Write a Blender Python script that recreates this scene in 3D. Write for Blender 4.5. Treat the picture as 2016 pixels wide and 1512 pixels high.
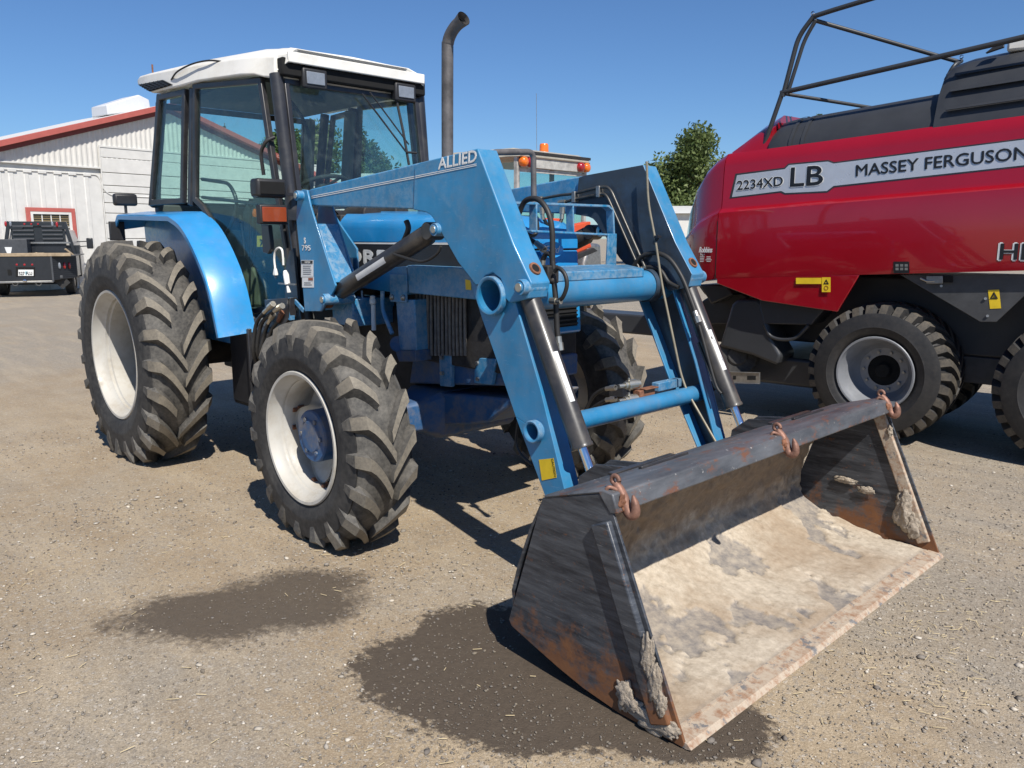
import bpy, math, random
import numpy as np
from mathutils import Vector as V, Matrix, noise as mnoise
random.seed(11); rng = np.random.default_rng(5)
for o in list(bpy.data.objects): bpy.data.objects.remove(o)
SC = bpy.context.scene; COL = SC.collection
R = math.radians

# ------------------------------------------------------------------ camera
CAM = V((6.65847, -3.40327, 1.74508)); YAW = 2.37600; PITCH = -0.18049; FPX = 1580.333
cd = bpy.data.cameras.new('camera'); co = bpy.data.objects.new('camera', cd); COL.objects.link(co)
FW = V((math.cos(PITCH)*math.cos(YAW), math.cos(PITCH)*math.sin(YAW), math.sin(PITCH)))
RT = FW.cross(V((0, 0, 1))).normalized(); UP = RT.cross(FW)
co.matrix_world = Matrix(((RT.x, UP.x, -FW.x, CAM.x), (RT.y, UP.y, -FW.y, CAM.y), (RT.z, UP.z, -FW.z, CAM.z), (0, 0, 0, 1)))
cd.sensor_width = 36; cd.lens = 36*FPX/2016; cd.clip_end = 2000; cd.clip_start = .05
SC.camera = co
SC.render.resolution_x, SC.render.resolution_y = 1024, 768
# ------------------------------------------------------------------ sky and sun
SUN = V((.79, -.31, 1.0)).normalized()
elev = math.asin(SUN.z); az = math.atan2(SUN.x, SUN.y)
w = bpy.data.worlds.new('World'); SC.world = w; w.use_nodes = True
nt = w.node_tree; bg = nt.nodes['Background']
sky = nt.nodes.new('ShaderNodeTexSky'); sky.sky_type = 'NISHITA'; sky.sun_disc = False
sky.sun_elevation = elev; sky.sun_rotation = az; sky.air_density = 1.0; sky.dust_density = .15; sky.ozone_density = 3.0; sky.altitude = 300
tint = nt.nodes.new('ShaderNodeMix'); tint.data_type = 'RGBA'; tint.blend_type = 'MULTIPLY'; tint.inputs[0].default_value = 1; tint.inputs[7].default_value = (.67, .91, 1.20, 1)
nt.links.new(sky.outputs[0], tint.inputs[6]); nt.links.new(tint.outputs[2], bg.inputs[0]); bg.inputs[1].default_value = .072
sl = bpy.data.lights.new('sun', 'SUN'); sl.energy = 4.9; sl.angle = R(.53); sl.color = (1, .95, .87)
so = bpy.data.objects.new('sun', sl); COL.objects.link(so); so.rotation_euler = (-SUN).to_track_quat('-Z', 'Y').to_euler()
so.location = (0, 0, 30)
SC.view_settings.view_transform = 'Standard'; SC.view_settings.look = 'None'; SC.view_settings.gamma = 1
SC.view_settings.use_curve_mapping = False; SC.view_settings.exposure = 0.3
SC.render.engine = 'CYCLES'
SC.cycles.max_bounces = 5; SC.cycles.diffuse_bounces = 3; SC.cycles.transparent_max_bounces = 24; SC.cycles.glossy_bounces = 3

# ------------------------------------------------------------------ photo pixel -> point on a known plane
def ray(px, py):
    return FW + RT*((px-1008)/FPX) - UP*((py-756)/FPX)
def on(px, py, axis, val):
    d = ray(px, py); k = 'xyz'.index(axis); return CAM + d*((val-CAM[k])/d[k])
def onn(px, py, pt, n):
    d = ray(px, py); n = V(n); return CAM + d*((V(pt)-CAM).dot(n)/d.dot(n))
def Y(v): return lambda a, b: on(a, b, 'y', v)
def X(v): return lambda a, b: on(a, b, 'x', v)
def Z(v): return lambda a, b: on(a, b, 'z', v)
def my(p): return V((p[0], -p[1], p[2]))

# ------------------------------------------------------------------ materials
MATS = {}
def lnk(nt, a, b): nt.links.new(a, b)
class NB:
    """small helper round a material's node tree"""
    def __init__(s, name):
        s.m = bpy.data.materials.new(name); s.m.use_nodes = True; s.t = s.m.node_tree; s.n = s.t.nodes
        s.b = s.n['Principled BSDF']; s.out = s.n['Material Output']; MATS[name] = s.m
        s.tc = s.n.new('ShaderNodeTexCoord'); s.co = s.tc.outputs['Object']
    def set(s, **k):
        for a, v in k.items():
            i = s.b.inputs[a.replace('_', ' ')]
            if hasattr(v, 'is_output') or isinstance(v, bpy.types.NodeSocket): s.t.links.new(v, i)
            else: i.default_value = (*v, 1) if isinstance(v, (tuple, list)) and len(v) == 3 else v
        return s
    def noise(s, scale, detail=4, rough=.55, vec=None, stretch=None, dist=0):
        n = s.n.new('ShaderNodeTexNoise'); n.inputs['Scale'].default_value = scale
        n.inputs['Detail'].default_value = detail; n.inputs['Roughness'].default_value = rough; n.inputs['Distortion'].default_value = dist
        c = vec or s.co
        if stretch:
            mp = s.n.new('ShaderNodeMapping'); mp.inputs['Scale'].default_value = stretch; s.t.links.new(c, mp.inputs[0]); c = mp.outputs[0]
        s.t.links.new(c, n.inputs['Vector']); return n.outputs['Fac']
    def voro(s, scale, feat='F1', vec=None, out='Distance', rnd=1):
        n = s.n.new('ShaderNodeTexVoronoi'); n.feature = feat; n.inputs['Scale'].default_value = scale; n.inputs['Randomness'].default_value = rnd
        s.t.links.new(vec or s.co, n.inputs['Vector']); return n.outputs[out]
    def ramp(s, fac, *stops):
        n = s.n.new('ShaderNodeValToRGB'); e = n.color_ramp.elements
        while len(e) < len(stops): e.new(.5)
        for i, (p, c) in enumerate(stops):
            e[i].position = p; e[i].color = (c, c, c, 1) if not isinstance(c, (tuple, list)) else (*c, 1)
        s.t.links.new(fac, n.inputs[0]); return n.outputs[0]
    def mix(s, fac, a, b, mode='MIX'):
        n = s.n.new('ShaderNodeMix'); n.data_type = 'RGBA'; n.blend_type = mode
        for sock, v in ((n.inputs[0], fac), (n.inputs[6], a), (n.inputs[7], b)):
            if isinstance(v, bpy.types.NodeSocket): s.t.links.new(v, sock)
            else: sock.default_value = v if not isinstance(v, (tuple, list)) else (*v, 1)
        return n.outputs[2]
    def math(s, op, a, b=0.0, c=None):
        n = s.n.new('ShaderNodeMath'); n.operation = op
        for i, v in enumerate((a, b) if c is None else (a, b, c)):
            if isinstance(v, bpy.types.NodeSocket): s.t.links.new(v, n.inputs[i])
            else: n.inputs[i].default_value = v
        return n.outputs[0]
    def xyz(s, vec=None):
        n = s.n.new('ShaderNodeSeparateXYZ'); s.t.links.new(vec or s.co, n.inputs[0]); return n.outputs
    def bump(s, h, strength=.3, dist=.01):
        n = s.n.new('ShaderNodeBump'); n.inputs['Strength'].default_value = strength; n.inputs['Distance'].default_value = dist
        s.t.links.new(h, n.inputs['Height']); s.t.links.new(n.outputs[0], s.b.inputs['Normal']); return s
    def upness(s):
        g = s.n.new('ShaderNodeNewGeometry'); z = s.xyz(g.outputs['Normal'])[2]
        return s.math('MAXIMUM', z, 0.0)

def paint(name, col, rough=.32, dirt=(.23, .19, .14), amt=.35, chip=None, coat=.25, up=.3, var=.12, wear=None, streak=0):
    b = NB(name)
    c2 = tuple(min(1, x*(1+var)+.01) for x in col); c1 = tuple(x*(1-var) for x in col)
    base = b.mix(b.ramp(b.noise(3.1, 5), (.3, 0.), (.7, 1.)), c1, c2)
    if streak:   # faded, rain-streaked paint
        sv = b.ramp(b.noise(9, 5, .7, stretch=(1, 1, .22)), (.42, 0.), (.72, streak)); base = b.mix(sv, base, tuple(min(1, x*.9+.075) for x in col))
        sc = b.ramp(b.noise(70, 3, .6, stretch=(.25, .25, 1.6)), (.66, 0.), (.70, .35)); base = b.mix(sc, base, tuple(min(1, x*.8+.16) for x in col))
    if wear:     # rubbed edges
        g_ = b.n.new('ShaderNodeNewGeometry'); pw = b.ramp(g_.outputs['Pointiness'], (wear[1], 0.), (wear[1]+.06, 1.))
        base = b.mix(b.math('MULTIPLY', pw, b.ramp(b.noise(24, 5, .75), (.42, 0.), (.58, .85))), base, wear[0])
    f = b.ramp(b.noise(5.5, 6, .68), (.46, 0.), (.75, amt))
    if up:
        f = b.math('ADD', f, b.math('MULTIPLY', b.upness(), b.math('MULTIPLY', b.noise(9, 6, .7), up)))
    base = b.mix(f, base, dirt)
    rg = b.math('ADD', rough, b.math('MULTIPLY', f, .45))
    if chip:
        k = b.ramp(b.noise(38, 5, .7), (chip[1], 0.), (chip[1]+.03, 1.)); base = b.mix(k, base, chip[0]); rg = b.math('ADD', rg, b.math('MULTIPLY', k, .3))
    b.set(Base_Color=base, Roughness=rg, Coat_Weight=coat, Coat_Roughness=.12)
    b.bump(b.noise(90, 3), .04, .004)
    return b.m
def plain(name, col, rough=.5, metal=0., var=.15, scale=12, bump=.0, bs=60, coat=0.):
    b = NB(name)
    base = b.mix(b.ramp(b.noise(scale, 6, .65), (.3, 0.), (.7, 1.)), tuple(x*(1-var) for x in col), tuple(min(1, x*(1+var)) for x in col))
    b.set(Base_Color=base, Roughness=b.math('ADD', rough-.08, b.math('MULTIPLY', b.noise(scale*1.7, 4), .16)), Metallic=metal, Coat_Weight=coat)
    if bump: b.bump(b.noise(bs, 5), bump, .006)
    return b.m
def emit_free_lens(name, col, rough=.15):
    b = NB(name); wv = b.n.new('ShaderNodeTexWave'); wv.inputs['Scale'].default_value = 60; b.t.links.new(b.co, wv.inputs[0])
    b.set(Base_Color=col, Roughness=rough, Coat_Weight=.6); b.bump(wv.outputs['Fac'], .3, .003); return b.m
def glass(name, tint, refl=1.0):
    b = NB(name); t = b.t
    tr = b.n.new('ShaderNodeBsdfTransparent'); tr.inputs[0].default_value = (*tint, 1)
    gl = b.n.new('ShaderNodeBsdfGlossy'); gl.inputs['Roughness'].default_value = .015; gl.inputs[0].default_value = (.9, .95, 1, 1)
    lw = b.n.new('ShaderNodeLayerWeight'); lw.inputs[0].default_value = .5
    frf = b.math('ADD', .04, b.math('MULTIPLY', b.math('POWER', lw.outputs['Facing'], 5.0), .9))
    df = b.n.new('ShaderNodeBsdfDiffuse'); df.inputs[0].default_value = (.35, .38, .36, 1)
    mx = b.n.new('ShaderNodeMixShader'); m2 = b.n.new('ShaderNodeMixShader')
    t.links.new(b.ramp(b.noise(14, 8, .7), (.5, 0.015), (.85, .10)), m2.inputs[0]); t.links.new(tr.outputs[0], m2.inputs[1]); t.links.new(df.outputs[0], m2.inputs[2])
    t.links.new(b.math('MULTIPLY', frf, refl), mx.inputs[0]); t.links.new(m2.outputs[0], mx.inputs[1]); t.links.new(gl.outputs[0], mx.inputs[2])
    t.links.new(mx.outputs[0], b.out.inputs[0]); return b.m

paint('tractor_blue', (.012, .245, .565), wear=((.30, .42, .50), .6), streak=.18, rough=.3, amt=.16, up=.10, coat=.5)
paint('loader_blue', (.014, .190, .385), wear=((.42, .47, .48), .55), streak=.35, rough=.40, amt=.30, chip=((.10, .08, .06), .74), up=.16, coat=.2, var=.2)
paint('axle_blue', (.010, .075, .20), wear=((.16, .15, .13), .55), rough=.55, amt=.9, chip=((.12, .06, .03), .68), up=.3, coat=0)
paint('cab_white', (.78, .76, .70), rough=.42, dirt=(.42, .37, .28), amt=.35, up=.2, coat=.1, var=.05)
paint('rim_white', (.47, .455, .415), rough=.5, dirt=(.30, .245, .17), amt=.6, chip=((.25, .12, .06), .76), up=.3, coat=.1, var=.05)
paint('frame_black', (.018, .018, .021), rough=.38, dirt=(.16, .14, .11), amt=.22, up=.12, coat=.2)
paint('cylinder_black', (.020, .020, .022), rough=.36, dirt=(.2, .17, .13), amt=.3, chip=((.35, .34, .32), .73), up=.12, coat=.15)
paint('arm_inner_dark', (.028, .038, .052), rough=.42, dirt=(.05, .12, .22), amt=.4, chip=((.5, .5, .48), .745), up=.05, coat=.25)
plain('dark_plastic', (.020, .020, .022), .5, bump=.15, bs=150)
plain('hose_rubber', (.022, .021, .020), .55, var=.3)
plain('engine_dark', (.022, .020, .019), .7, var=.5, scale=14, bump=.4, bs=40)
plain('cooler_ribs', (.15, .135, .12), .7, var=.4, scale=20, bump=.2)
plain('steel_grey', (.36, .35, .33), .42, .85, var=.25, scale=22)
plain('pipe_dark', (.075, .072, .066), .4, .5, var=.3)
plain('rod_tan', (.26, .23, .17), .5, .3, var=.25)
plain('chrome', (.78, .78, .78), .12, 1.0, var=.06)
plain('fitting_zinc', (.50, .47, .40), .38, .9, var=.2)
plain('rusty', (.20, .085, .045), .8, .1, var=.45, scale=28, bump=.5, bs=70)
plain('hook_steel', (.23, .12, .085), .6, .35, var=.5, scale=22, bump=.35, bs=50)
plain('exhaust_pipe', (.13, .12, .115), .55, .3, var=.45, scale=7, bump=.2)
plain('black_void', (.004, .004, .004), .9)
plain('decal_white', (.72, .72, .70), .4, var=.08)
plain('decal_black', (.012, .012, .013), .35)
plain('decal_yellow', (.72, .50, .02), .45, var=.12)
plain('decal_silver', (.52, .54, .58), .3, .35, var=.05)
plain('seat_cloth', (.36, .34, .24), .9, var=.3, scale=10, bump=.4, bs=120)
plain('seat_black', (.02, .021, .023), .75, bump=.3)
plain('cab_grey', (.13, .135, .13), .75, var=.12)
plain('lens_clear', (.20, .22, .25), .25, 0., var=.15, scale=25, coat=.7)
plain('lens_red', (.32, .012, .015), .2, coat=.8)
plain('lens_orange', (.75, .16, .01), .2, coat=.8)
plain('lens_amber_dark', (.26, .050, .015), .22, coat=.6)
plain('cord_white', (.78, .77, .72), .4)
glass('cab_glass', (.84, .945, .92))
glass('clear_glass', (.93, .97, .97))

# ------------------------------------------------------------------ mesh building
class MB:
    def __init__(s): s.v = []; s.f = []; s.mi = []
    def add(s, vs, fs, m=0):
        o = len(s.v); s.v += [tuple(p) for p in vs]; s.f += [tuple(i+o for i in f) for f in fs]; s.mi += [m]*len(fs); return s
    def box(s, c, size, M=None, m=0):
        hx, hy, hz = size[0]/2, size[1]/2, size[2]/2; c = V(c)
        pts = [V((x, y, z)) for x in (-hx, hx) for y in (-hy, hy) for z in (-hz, hz)]
        if M is not None: pts = [M @ p for p in pts]
        return s.add([c+p for p in pts], [(0, 1, 3, 2), (4, 6, 7, 5), (0, 4, 5, 1), (2, 3, 7, 6), (0, 2, 6, 4), (1, 5, 7, 3)], m)
    def box2(s, a, b, m=0):
        a, b = V(a), V(b); return s.box((a+b)/2, (abs(b.x-a.x), abs(b.y-a.y), abs(b.z-a.z)), None, m)
    def bar(s, p0, p1, wd, ht, up=(0, 0, 1), m=0):
        p0, p1 = V(p0), V(p1); d = (p1-p0).normalized(); sd = d.cross(V(up))
        sd = sd.normalized() if sd.length > 1e-4 else d.cross(V((0, 1, 0))).normalized()
        u = sd.cross(d); vs = []
        for p in (p0, p1):
            for a, b in ((-1, -1), (1, -1), (1, 1), (-1, 1)): vs.append(p + sd*(a*wd/2) + u*(b*ht/2))
        return s.add(vs, [(3, 2, 1, 0), (4, 5, 6, 7), (0, 1, 5, 4), (1, 2, 6, 5), (2, 3, 7, 6), (3, 0, 4, 7)], m)
    def prism(s, poly, vec, m=0):
        n = len(poly); vec = V(vec); a = [V(p) for p in poly]; b = [p+vec for p in a]
        nrm = V((0, 0, 0))
        for i in range(n): nrm += a[i].cross(a[(i+1) % n])
        if nrm.dot(vec) > 0: a.reverse(); b.reverse()
        fs = [tuple(range(n)), tuple(range(2*n-1, n-1, -1))] + [(i, i+n, (i+1) % n+n, (i+1) % n) for i in range(n)]
        return s.add(a+b, fs, m)
    def frame(s, poly, wd, t, m=0):
        """flat ring of width wd inside a planar polygon, thickness t along its normal"""
        P = [V(p) for p in poly]; n = len(P); I, nr = inset(P, wd)
        o = nr*(t/2); vs = [p-o for p in P]+[p-o for p in I]+[p+o for p in P]+[p+o for p in I]; fs = []
        for i in range(n):
            j = (i+1) % n
            fs += [(i, i+n, j+n, j), (2*n+i, 2*n+j, 3*n+j, 3*n+i), (i, j, 2*n+j, 2*n+i), (n+i, 3*n+i, 3*n+j, n+j)]
        return s.add(vs, fs, m)
    def cyl(s, p0, p1, r0, r1=None, seg=20, caps=True, m=0):
        return s.tube([p0, p1], [r0, r0 if r1 is None else r1], seg, caps, m)
    def tube(s, path, r, seg=10, caps=True, m=0):
        P = [V(p) for p in path]; n = len(P); rr = r if isinstance(r, (list, tuple)) else [r]*n
        T = [(P[min(i+1, n-1)]-P[max(i-1, 0)]).normalized() for i in range(n)]
        a = V((0, 0, 1)) if abs(T[0].z) < .9 else V((1, 0, 0)); u = T[0].cross(a).normalized(); vs = []
        for i in range(n):
            u = (u - T[i]*u.dot(T[i])).normalized(); w = T[i].cross(u)
            for k in range(seg):
                t = 2*math.pi*k/seg; vs.append(P[i]+(u*math.cos(t)+w*math.sin(t))*rr[i])
        fs = [(i*seg+k, i*seg+(k+1) % seg, (i+1)*seg+(k+1) % seg, (i+1)*seg+k) for i in range(n-1) for k in range(seg)]
        if caps: fs += [tuple(range(seg-1, -1, -1)), tuple((n-1)*seg+k for k in range(seg))]
        return s.add(vs, fs, m)
    def rev(s, prof, c, axis, seg=48, m=0, closed=False, ms=None):
        """profile of (along axis, radius) turned about an axis"""
        c = V(c); ax = V(axis).normalized(); a = V((0, 0, 1)) if abs(ax.z) < .9 else V((1, 0, 0)); u = ax.cross(a).normalized(); w = ax.cross(u)
        n = len(prof); vs = []
        for k in range(seg):
            t = 2*math.pi*k/seg; d = u*math.cos(t)+w*math.sin(t)
            for (h, r) in prof: vs.append(c+ax*h+d*r)
        for i in range(n-1 if not closed else n):
            j = (i+1) % n
            s_f = [(k*n+i, ((k+1) % seg)*n+i, ((k+1) % seg)*n+j, k*n+j) for k in range(seg)]
            o = len(s.v) if i == 0 else o0
            if i == 0: o0 = len(s.v); s.v += [tuple(p) for p in vs]
            s.f += [tuple(q+o0 for q in f) for f in s_f]; s.mi += [ms[i] if ms else m]*seg
        return s
    def loft(s, rings, closed=True, caps=True, m=0):
        n = len(rings[0]); vs = [p for r in rings for p in r]; e = n if closed else n-1
        fs = [(i*n+k, i*n+(k+1) % n, (i+1)*n+(k+1) % n, (i+1)*n+k) for i in range(len(rings)-1) for k in range(e)]
        if caps and closed: fs += [tuple(range(n-1, -1, -1)), tuple((len(rings)-1)*n+k for k in range(n))]
        return s.add(vs, fs, m)
    def mirror(s):
        k = MB(); k.v = [(x, -y, z) for x, y, z in s.v]; k.f = [tuple(reversed(f)) for f in s.f]; k.mi = list(s.mi); return k
    def build(s, name, mats, parent=None, smooth=35, bevel=0, recalc=True, bseg=2):
        me = bpy.data.meshes.new(name); me.from_pydata(s.v, [], s.f)
        mats = mats if isinstance(mats, (list, tuple)) else [mats]
        for m in mats: me.materials.append(MATS[m])
        me.polygons.foreach_set('material_index', s.mi)
        if recalc:
            import bmesh
            b = bmesh.new(); b.from_mesh(me); bmesh.ops.recalc_face_normals(b, faces=b.faces); b.to_mesh(me); b.free()
        if smooth:
            me.polygons.foreach_set('use_smooth', [True]*len(me.polygons)); me.set_sharp_from_angle(angle=R(smooth))
        me.update()
        return link(name, me, parent, bevel, bseg)
def link(name, me, parent=None, bevel=0, bseg=2):
    o = bpy.data.objects.new(name, me); COL.objects.link(o)
    if parent is not None:
        o.parent = parent
    if bevel:
        md = o.modifiers.new('bevel', 'BEVEL'); md.width = bevel; md.segments = bseg; md.limit_method = 'ANGLE'; md.angle_limit = R(40)
    return o
def inset(P, wd):
    n = len(P); nr = V((0, 0, 0))
    for i in range(n): nr += P[i].cross(P[(i+1) % n])
    nr.normalize(); out = []
    for i in range(n):
        a, b, c = P[i-1], P[i], P[(i+1) % n]; e1 = (b-a).normalized(); e2 = (c-b).normalized()
        n1 = nr.cross(e1); n2 = nr.cross(e2); bis = n1+n2; bis.normalize(); out.append(b+bis*(wd/max(.3, bis.dot(n1))))
    return out, nr
def circle(c, r, u, w, n=28, rev=False):
    q = [V(c)+V(u)*(r*math.cos(2*math.pi*k/n))+V(w)*(r*math.sin(2*math.pi*k/n)) for k in range(n)]
    return q[::-1] if rev else q
def keyhole(poly, hole):
    """outline with a round hole joined by a slit (hole wound the other way)"""
    P = [V(p) for p in poly]; Hh = [V(p) for p in hole]
    def area(q):
        s = V((0, 0, 0))
        for i in range(len(q)): s += q[i].cross(q[(i+1) % len(q)])
        return s
    if area(P).dot(area(Hh)) > 0: Hh.reverse()
    i, j = min(((i, j) for i in range(len(P)) for j in range(len(Hh))), key=lambda t: (P[t[0]]-Hh[t[1]]).length)
    return P[:i+1] + Hh[j:] + Hh[:j+1] + P[i:]
def curve(pts, n=6):
    """smooth path through points (Catmull-Rom)"""
    P = [V(p) for p in pts]; out = []
    for i in range(len(P)-1):
        a = P[max(i-1, 0)]; b = P[i]; c = P[i+1]; d = P[min(i+2, len(P)-1)]
        for k in range(n):
            t = k/n; out.append(.5*((2*b)+(c-a)*t+(2*a-5*b+4*c-d)*t*t+(3*b-a-3*c+d)*t**3))
    out.append(P[-1]); return out
def fillet(pts, r, n=5):
    P = [V(p) for p in pts]; out = [P[0]]
    for i in range(1, len(P)-1):
        a, b, c = P[i-1], P[i], P[i+1]; d1 = (a-b); d2 = (c-b); q = min(r, d1.length*.45, d2.length*.45)
        s = b+d1.normalized()*q; e = b+d2.normalized()*q
        for k in range(n+1):
            t = k/n; out.append(s*(1-t)**2+b*2*t*(1-t)+e*t*t)
    out.append(P[-1]); return out
def tag(o, label=None, cat=None, group=None, kind=None):
    if label: o['label'] = label
    if cat: o['category'] = cat
    if group: o['group'] = group
    if kind: o['kind'] = kind
    return o
def thing(name, label, cat, loc=(0, 0, 0), rotz=0, group=None):
    o = bpy.data.objects.new(name, None); COL.objects.link(o); o.location = loc; o.rotation_euler = (0, 0, rotz)
    o.empty_display_size = .2
    return tag(o, label, cat, group)
def text(name, s, size, origin, right, up, mat, parent, ext=.0003, shear=0, bold=0, width=None, mb=None):
    """flat lettering standing at origin, running along right"""
    c = bpy.data.curves.new(name, 'FONT'); c.body = s; c.size = size; c.extrude = ext; c.shear = shear; c.resolution_u = 3
    t = bpy.data.objects.new(name, c); COL.objects.link(t); dg = bpy.context.evaluated_depsgraph_get()
    me = bpy.data.meshes.new_from_object(t.evaluated_get(dg)); bpy.data.objects.remove(t); bpy.data.curves.remove(c)
    r = V(right).normalized(); u = V(up); u = (u-r*u.dot(r)).normalized(); nn = r.cross(u)
    xs = [v.co.x for v in me.vertices]; k = width/(max(xs)-min(xs)) if width and xs else 1
    x0 = min(xs) if xs else 0
    for v in me.vertices: v.co = V(origin)+r*((v.co.x-x0)*k)+u*v.co.y+nn*v.co.z
    if bold:
        # heavier strokes: the same outline repeated a hair apart, each a little prouder
        v0 = np.array([v.co[:] for v in me.vertices]); pol = [tuple(q.vertices) for q in me.polygons]; vs = []; fs = []
        for i, (ax_, ay_) in enumerate(((0, 0), (-1, 0), (1, 0), (0, -.8), (0, .8))):
            vs.append(v0+np.array(r*(ax_*bold)+u*(ay_*bold)+nn*(i*.0004))); fs += [tuple(k_+i*len(v0) for k_ in q) for q in pol]
        bpy.data.meshes.remove(me); me = bpy.data.meshes.new(name); me.from_pydata(np.concatenate(vs).tolist(), [], fs)
    me.materials.clear(); me.materials.append(MATS[mat]); me.update()
    return link(name, me, parent)
def cyl_part(name, p0, p1, r, mat, parent, seg=16, bevel=0, r1=None):
    return MB().cyl(p0, p1, r, r1, seg).build(name, mat, parent, bevel=bevel)
# ================================================================== tyres
def rubber(name, col, dust, lo, hi, sc=6, rough=.72):
    b = NB(name); f = b.ramp(b.noise(sc, 8, .7), (lo, 0.), (hi, 1.))
    g = b.ramp(b.noise(sc*7, 4, .6), (.35, 0.), (.7, .5))
    b.set(Base_Color=b.mix(b.math('MULTIPLY', b.math('ADD', f, g), .62), col, dust), Roughness=rough); b.bump(b.noise(120, 4), .12, .004); return b.m
rubber('tyre_side', (.014, .014, .015), (.10, .094, .084), .45, .9, 4)
rubber('tyre_tread', (.028, .027, .026), (.19, .175, .15), .36, .76, 7)
rubber('tyre_lug', (.075, .069, .060), (.27, .235, .18), .2, .65, 9)
rubber('flot_side', (.013, .013, .014), (.05, .045, .04), .45, .85, 5, .6)
rubber('flot_lug', (.024, .023, .022), (.15, .125, .092), .32, .75, 8)

def tyre(Rt, rimR, wd, n, lh, cz, k=.8, short=True, ltw=.046, mats=('tyre_side', 'tyre_tread', 'tyre_lug'), drop=.045, seg=120, curvep=1.5, outs=1.3, lin=-.04, wrap=.30, tip=.45):
    """driving tyre about the y axis; cz = axle height above the ground (flattens the contact)"""
    mb = MB(); cr = Rt-lh; H = cr-rimR
    half = [(.40*wd, rimR-.006), (.43*wd, rimR+.012), (.465*wd, rimR+.035), (.498*wd, rimR+.22*H), (.503*wd, rimR+.34*H), (.512*wd, rimR+.37*H), (.505*wd, rimR+.42*H), (.495*wd, rimR+.62*H), (.465*wd, rimR+.80*H), (.435*wd, cr-drop), (.37*wd, cr-drop*.42), (.22*wd, cr-drop*.14)]
    prof = [(-a, r) for a, r in half]+[(0, cr)]+[(a, r) for a, r in half[::-1]]
    ms = [0]*9+[1]*6+[0]*9
    mb.rev(prof, (0, 0, 0), (0, 1, 0), seg, ms=ms)
    def surf(y):
        y = abs(y)
        pts = [(0, cr), (.22*wd, cr-drop*.14), (.37*wd, cr-drop*.42), (.435*wd, cr-drop), (.465*wd, rimR+.80*H), (.495*wd, rimR+.62*H)]
        for (a, ra), (b_, rb) in zip(pts, pts[1:]):
            if y <= b_: t = (y-a)/(b_-a); return ra+(rb-ra)*t
        return pts[-1][1]
    def wear(): return random.uniform(.93, 1.05)
    for sd in (-1, 1):
        for i in range(n):
            th0 = 2*math.pi*(i+(.5 if sd > 0 else 0))/n
            t0 = lin if (i % 2 == 0 or not short) else .30
            ns = 7; rows = []; hs = wear()
            for q in range(ns+1):
                t = t0+(outs-t0)*q/ns
                tt = min(t, 1.0); y = sd*wd*.435*tt
                th = th0+k*wd/Rt*(1-(1-max(0, tt))**curvep)*.9 if t > 0 else th0+k*wd/Rt*tt*1.2
                if t <= 1:
                    rb = surf(y); h = lh*hs + (cr-rb)*.72
                    ltop = rb+h; nv = (0, 1)
                    tw = ltw*(1+.25*max(0, tt)); bw = tw+.040
                    top = (y, ltop); base = (y, rb-.008)
                else:
                    e = (t-1)/(outs-1)           # lug runs down onto the shoulder and the sidewall
                    y = sd*wd*(.435+.065*e); rb = cr-drop-(H*wrap)*e
                    hh = lh*(1-e)*.9
                    tw = ltw*1.25*(1-tip*e); bw = tw+.034*(1-.5*e)
                    top = (y+sd*hh*.75, rb+hh*.85+.004); base = (y-sd*.01, rb-.006)
                rows.append((th, base, top, bw, tw))
            vs = []
            for th, (yb, rb), (yt, rt), bw, tw in rows:
                for (yy, rr, a) in ((yb, rb, -bw/2), (yt, rt, -tw/2), (yt, rt, tw/2), (yb, rb, bw/2)):
                    ang = th+a/rr; vs.append((rr*math.cos(ang), yy, rr*math.sin(ang)))
            fs = []; mi = []
            for q in range(ns):
                o = q*4
                for a in range(3):
                    fs.append((o+a, o+a+1, o+a+5, o+a+4)); mi.append(2 if a == 1 and q < ns-1 else 1)
            fs += [(0, 3, 2, 1), (ns*4, ns*4+1, ns*4+2, ns*4+3)]; mi += [1, 1]
            o = len(mb.v); mb.v += vs; mb.f += [tuple(x+o for x in f) for f in fs]; mb.mi += mi
    # flatten on the ground, bulging a little
    fl = -cz+.006; out = []
    for x, y, z in mb.v:
        if z < fl+.12:
            g = max(0, (fl+.12-z)/.12); y *= 1+.05*min(1, g)*(1 if abs(y) > .3*wd else 0)
        out.append((x, y, max(z, fl)))
    mb.v = out
    return mb
def move(mb, d): mb.v = [(x+d[0], y+d[1], z+d[2]) for x, y, z in mb.v]; return mb

tractor = thing('tractor', 'blue farm tractor with white cab roof, front loader and empty bucket on the gravel', 'tractor')
RX, RZ, RY = 0.0, .837, 1.125       # rear axle
FX, FZ, FY = 2.631, .622, 1.025     # front axle
# ---- rear wheels: rim mesh, tyre and bolts as its pieces
tr = tyre(.888, .49, .47, 23, .050, RZ, k=.60, ltw=.064, outs=1.22, drop=.058)
def rear_rim():
    m = MB(); o = -.205  # outer flange
    prof = [(o, .512), (o-.012, .505), (o-.010, .488), (o+.03, .478), (o+.07, .458), (o+.078, .447), (o+.10, .447), (o+.108, .432), (o+.17, .428), (o+.22, .44), (o+.27, .455), (o+.35, .478), (o+.40, .488), (o+.405, .512)]
    m.rev(prof, (0, 0, 0), (0, 1, 0), 64)
    m.rev([(.16, .45), (.15, .43), (.12, .40), (.15, .30), (.19, .20), (.20, .10), (.20, .001)], (0, 0, 0), (0, 1, 0), 64)
    return m
def rear_extra():
    h = MB().rev([(.10, .001), (.03, .085), (.0, .105), (.12, .125), (.4, .14), (.55, .14)], (0, 0, 0), (0, 1, 0), 32)
    return h
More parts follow.
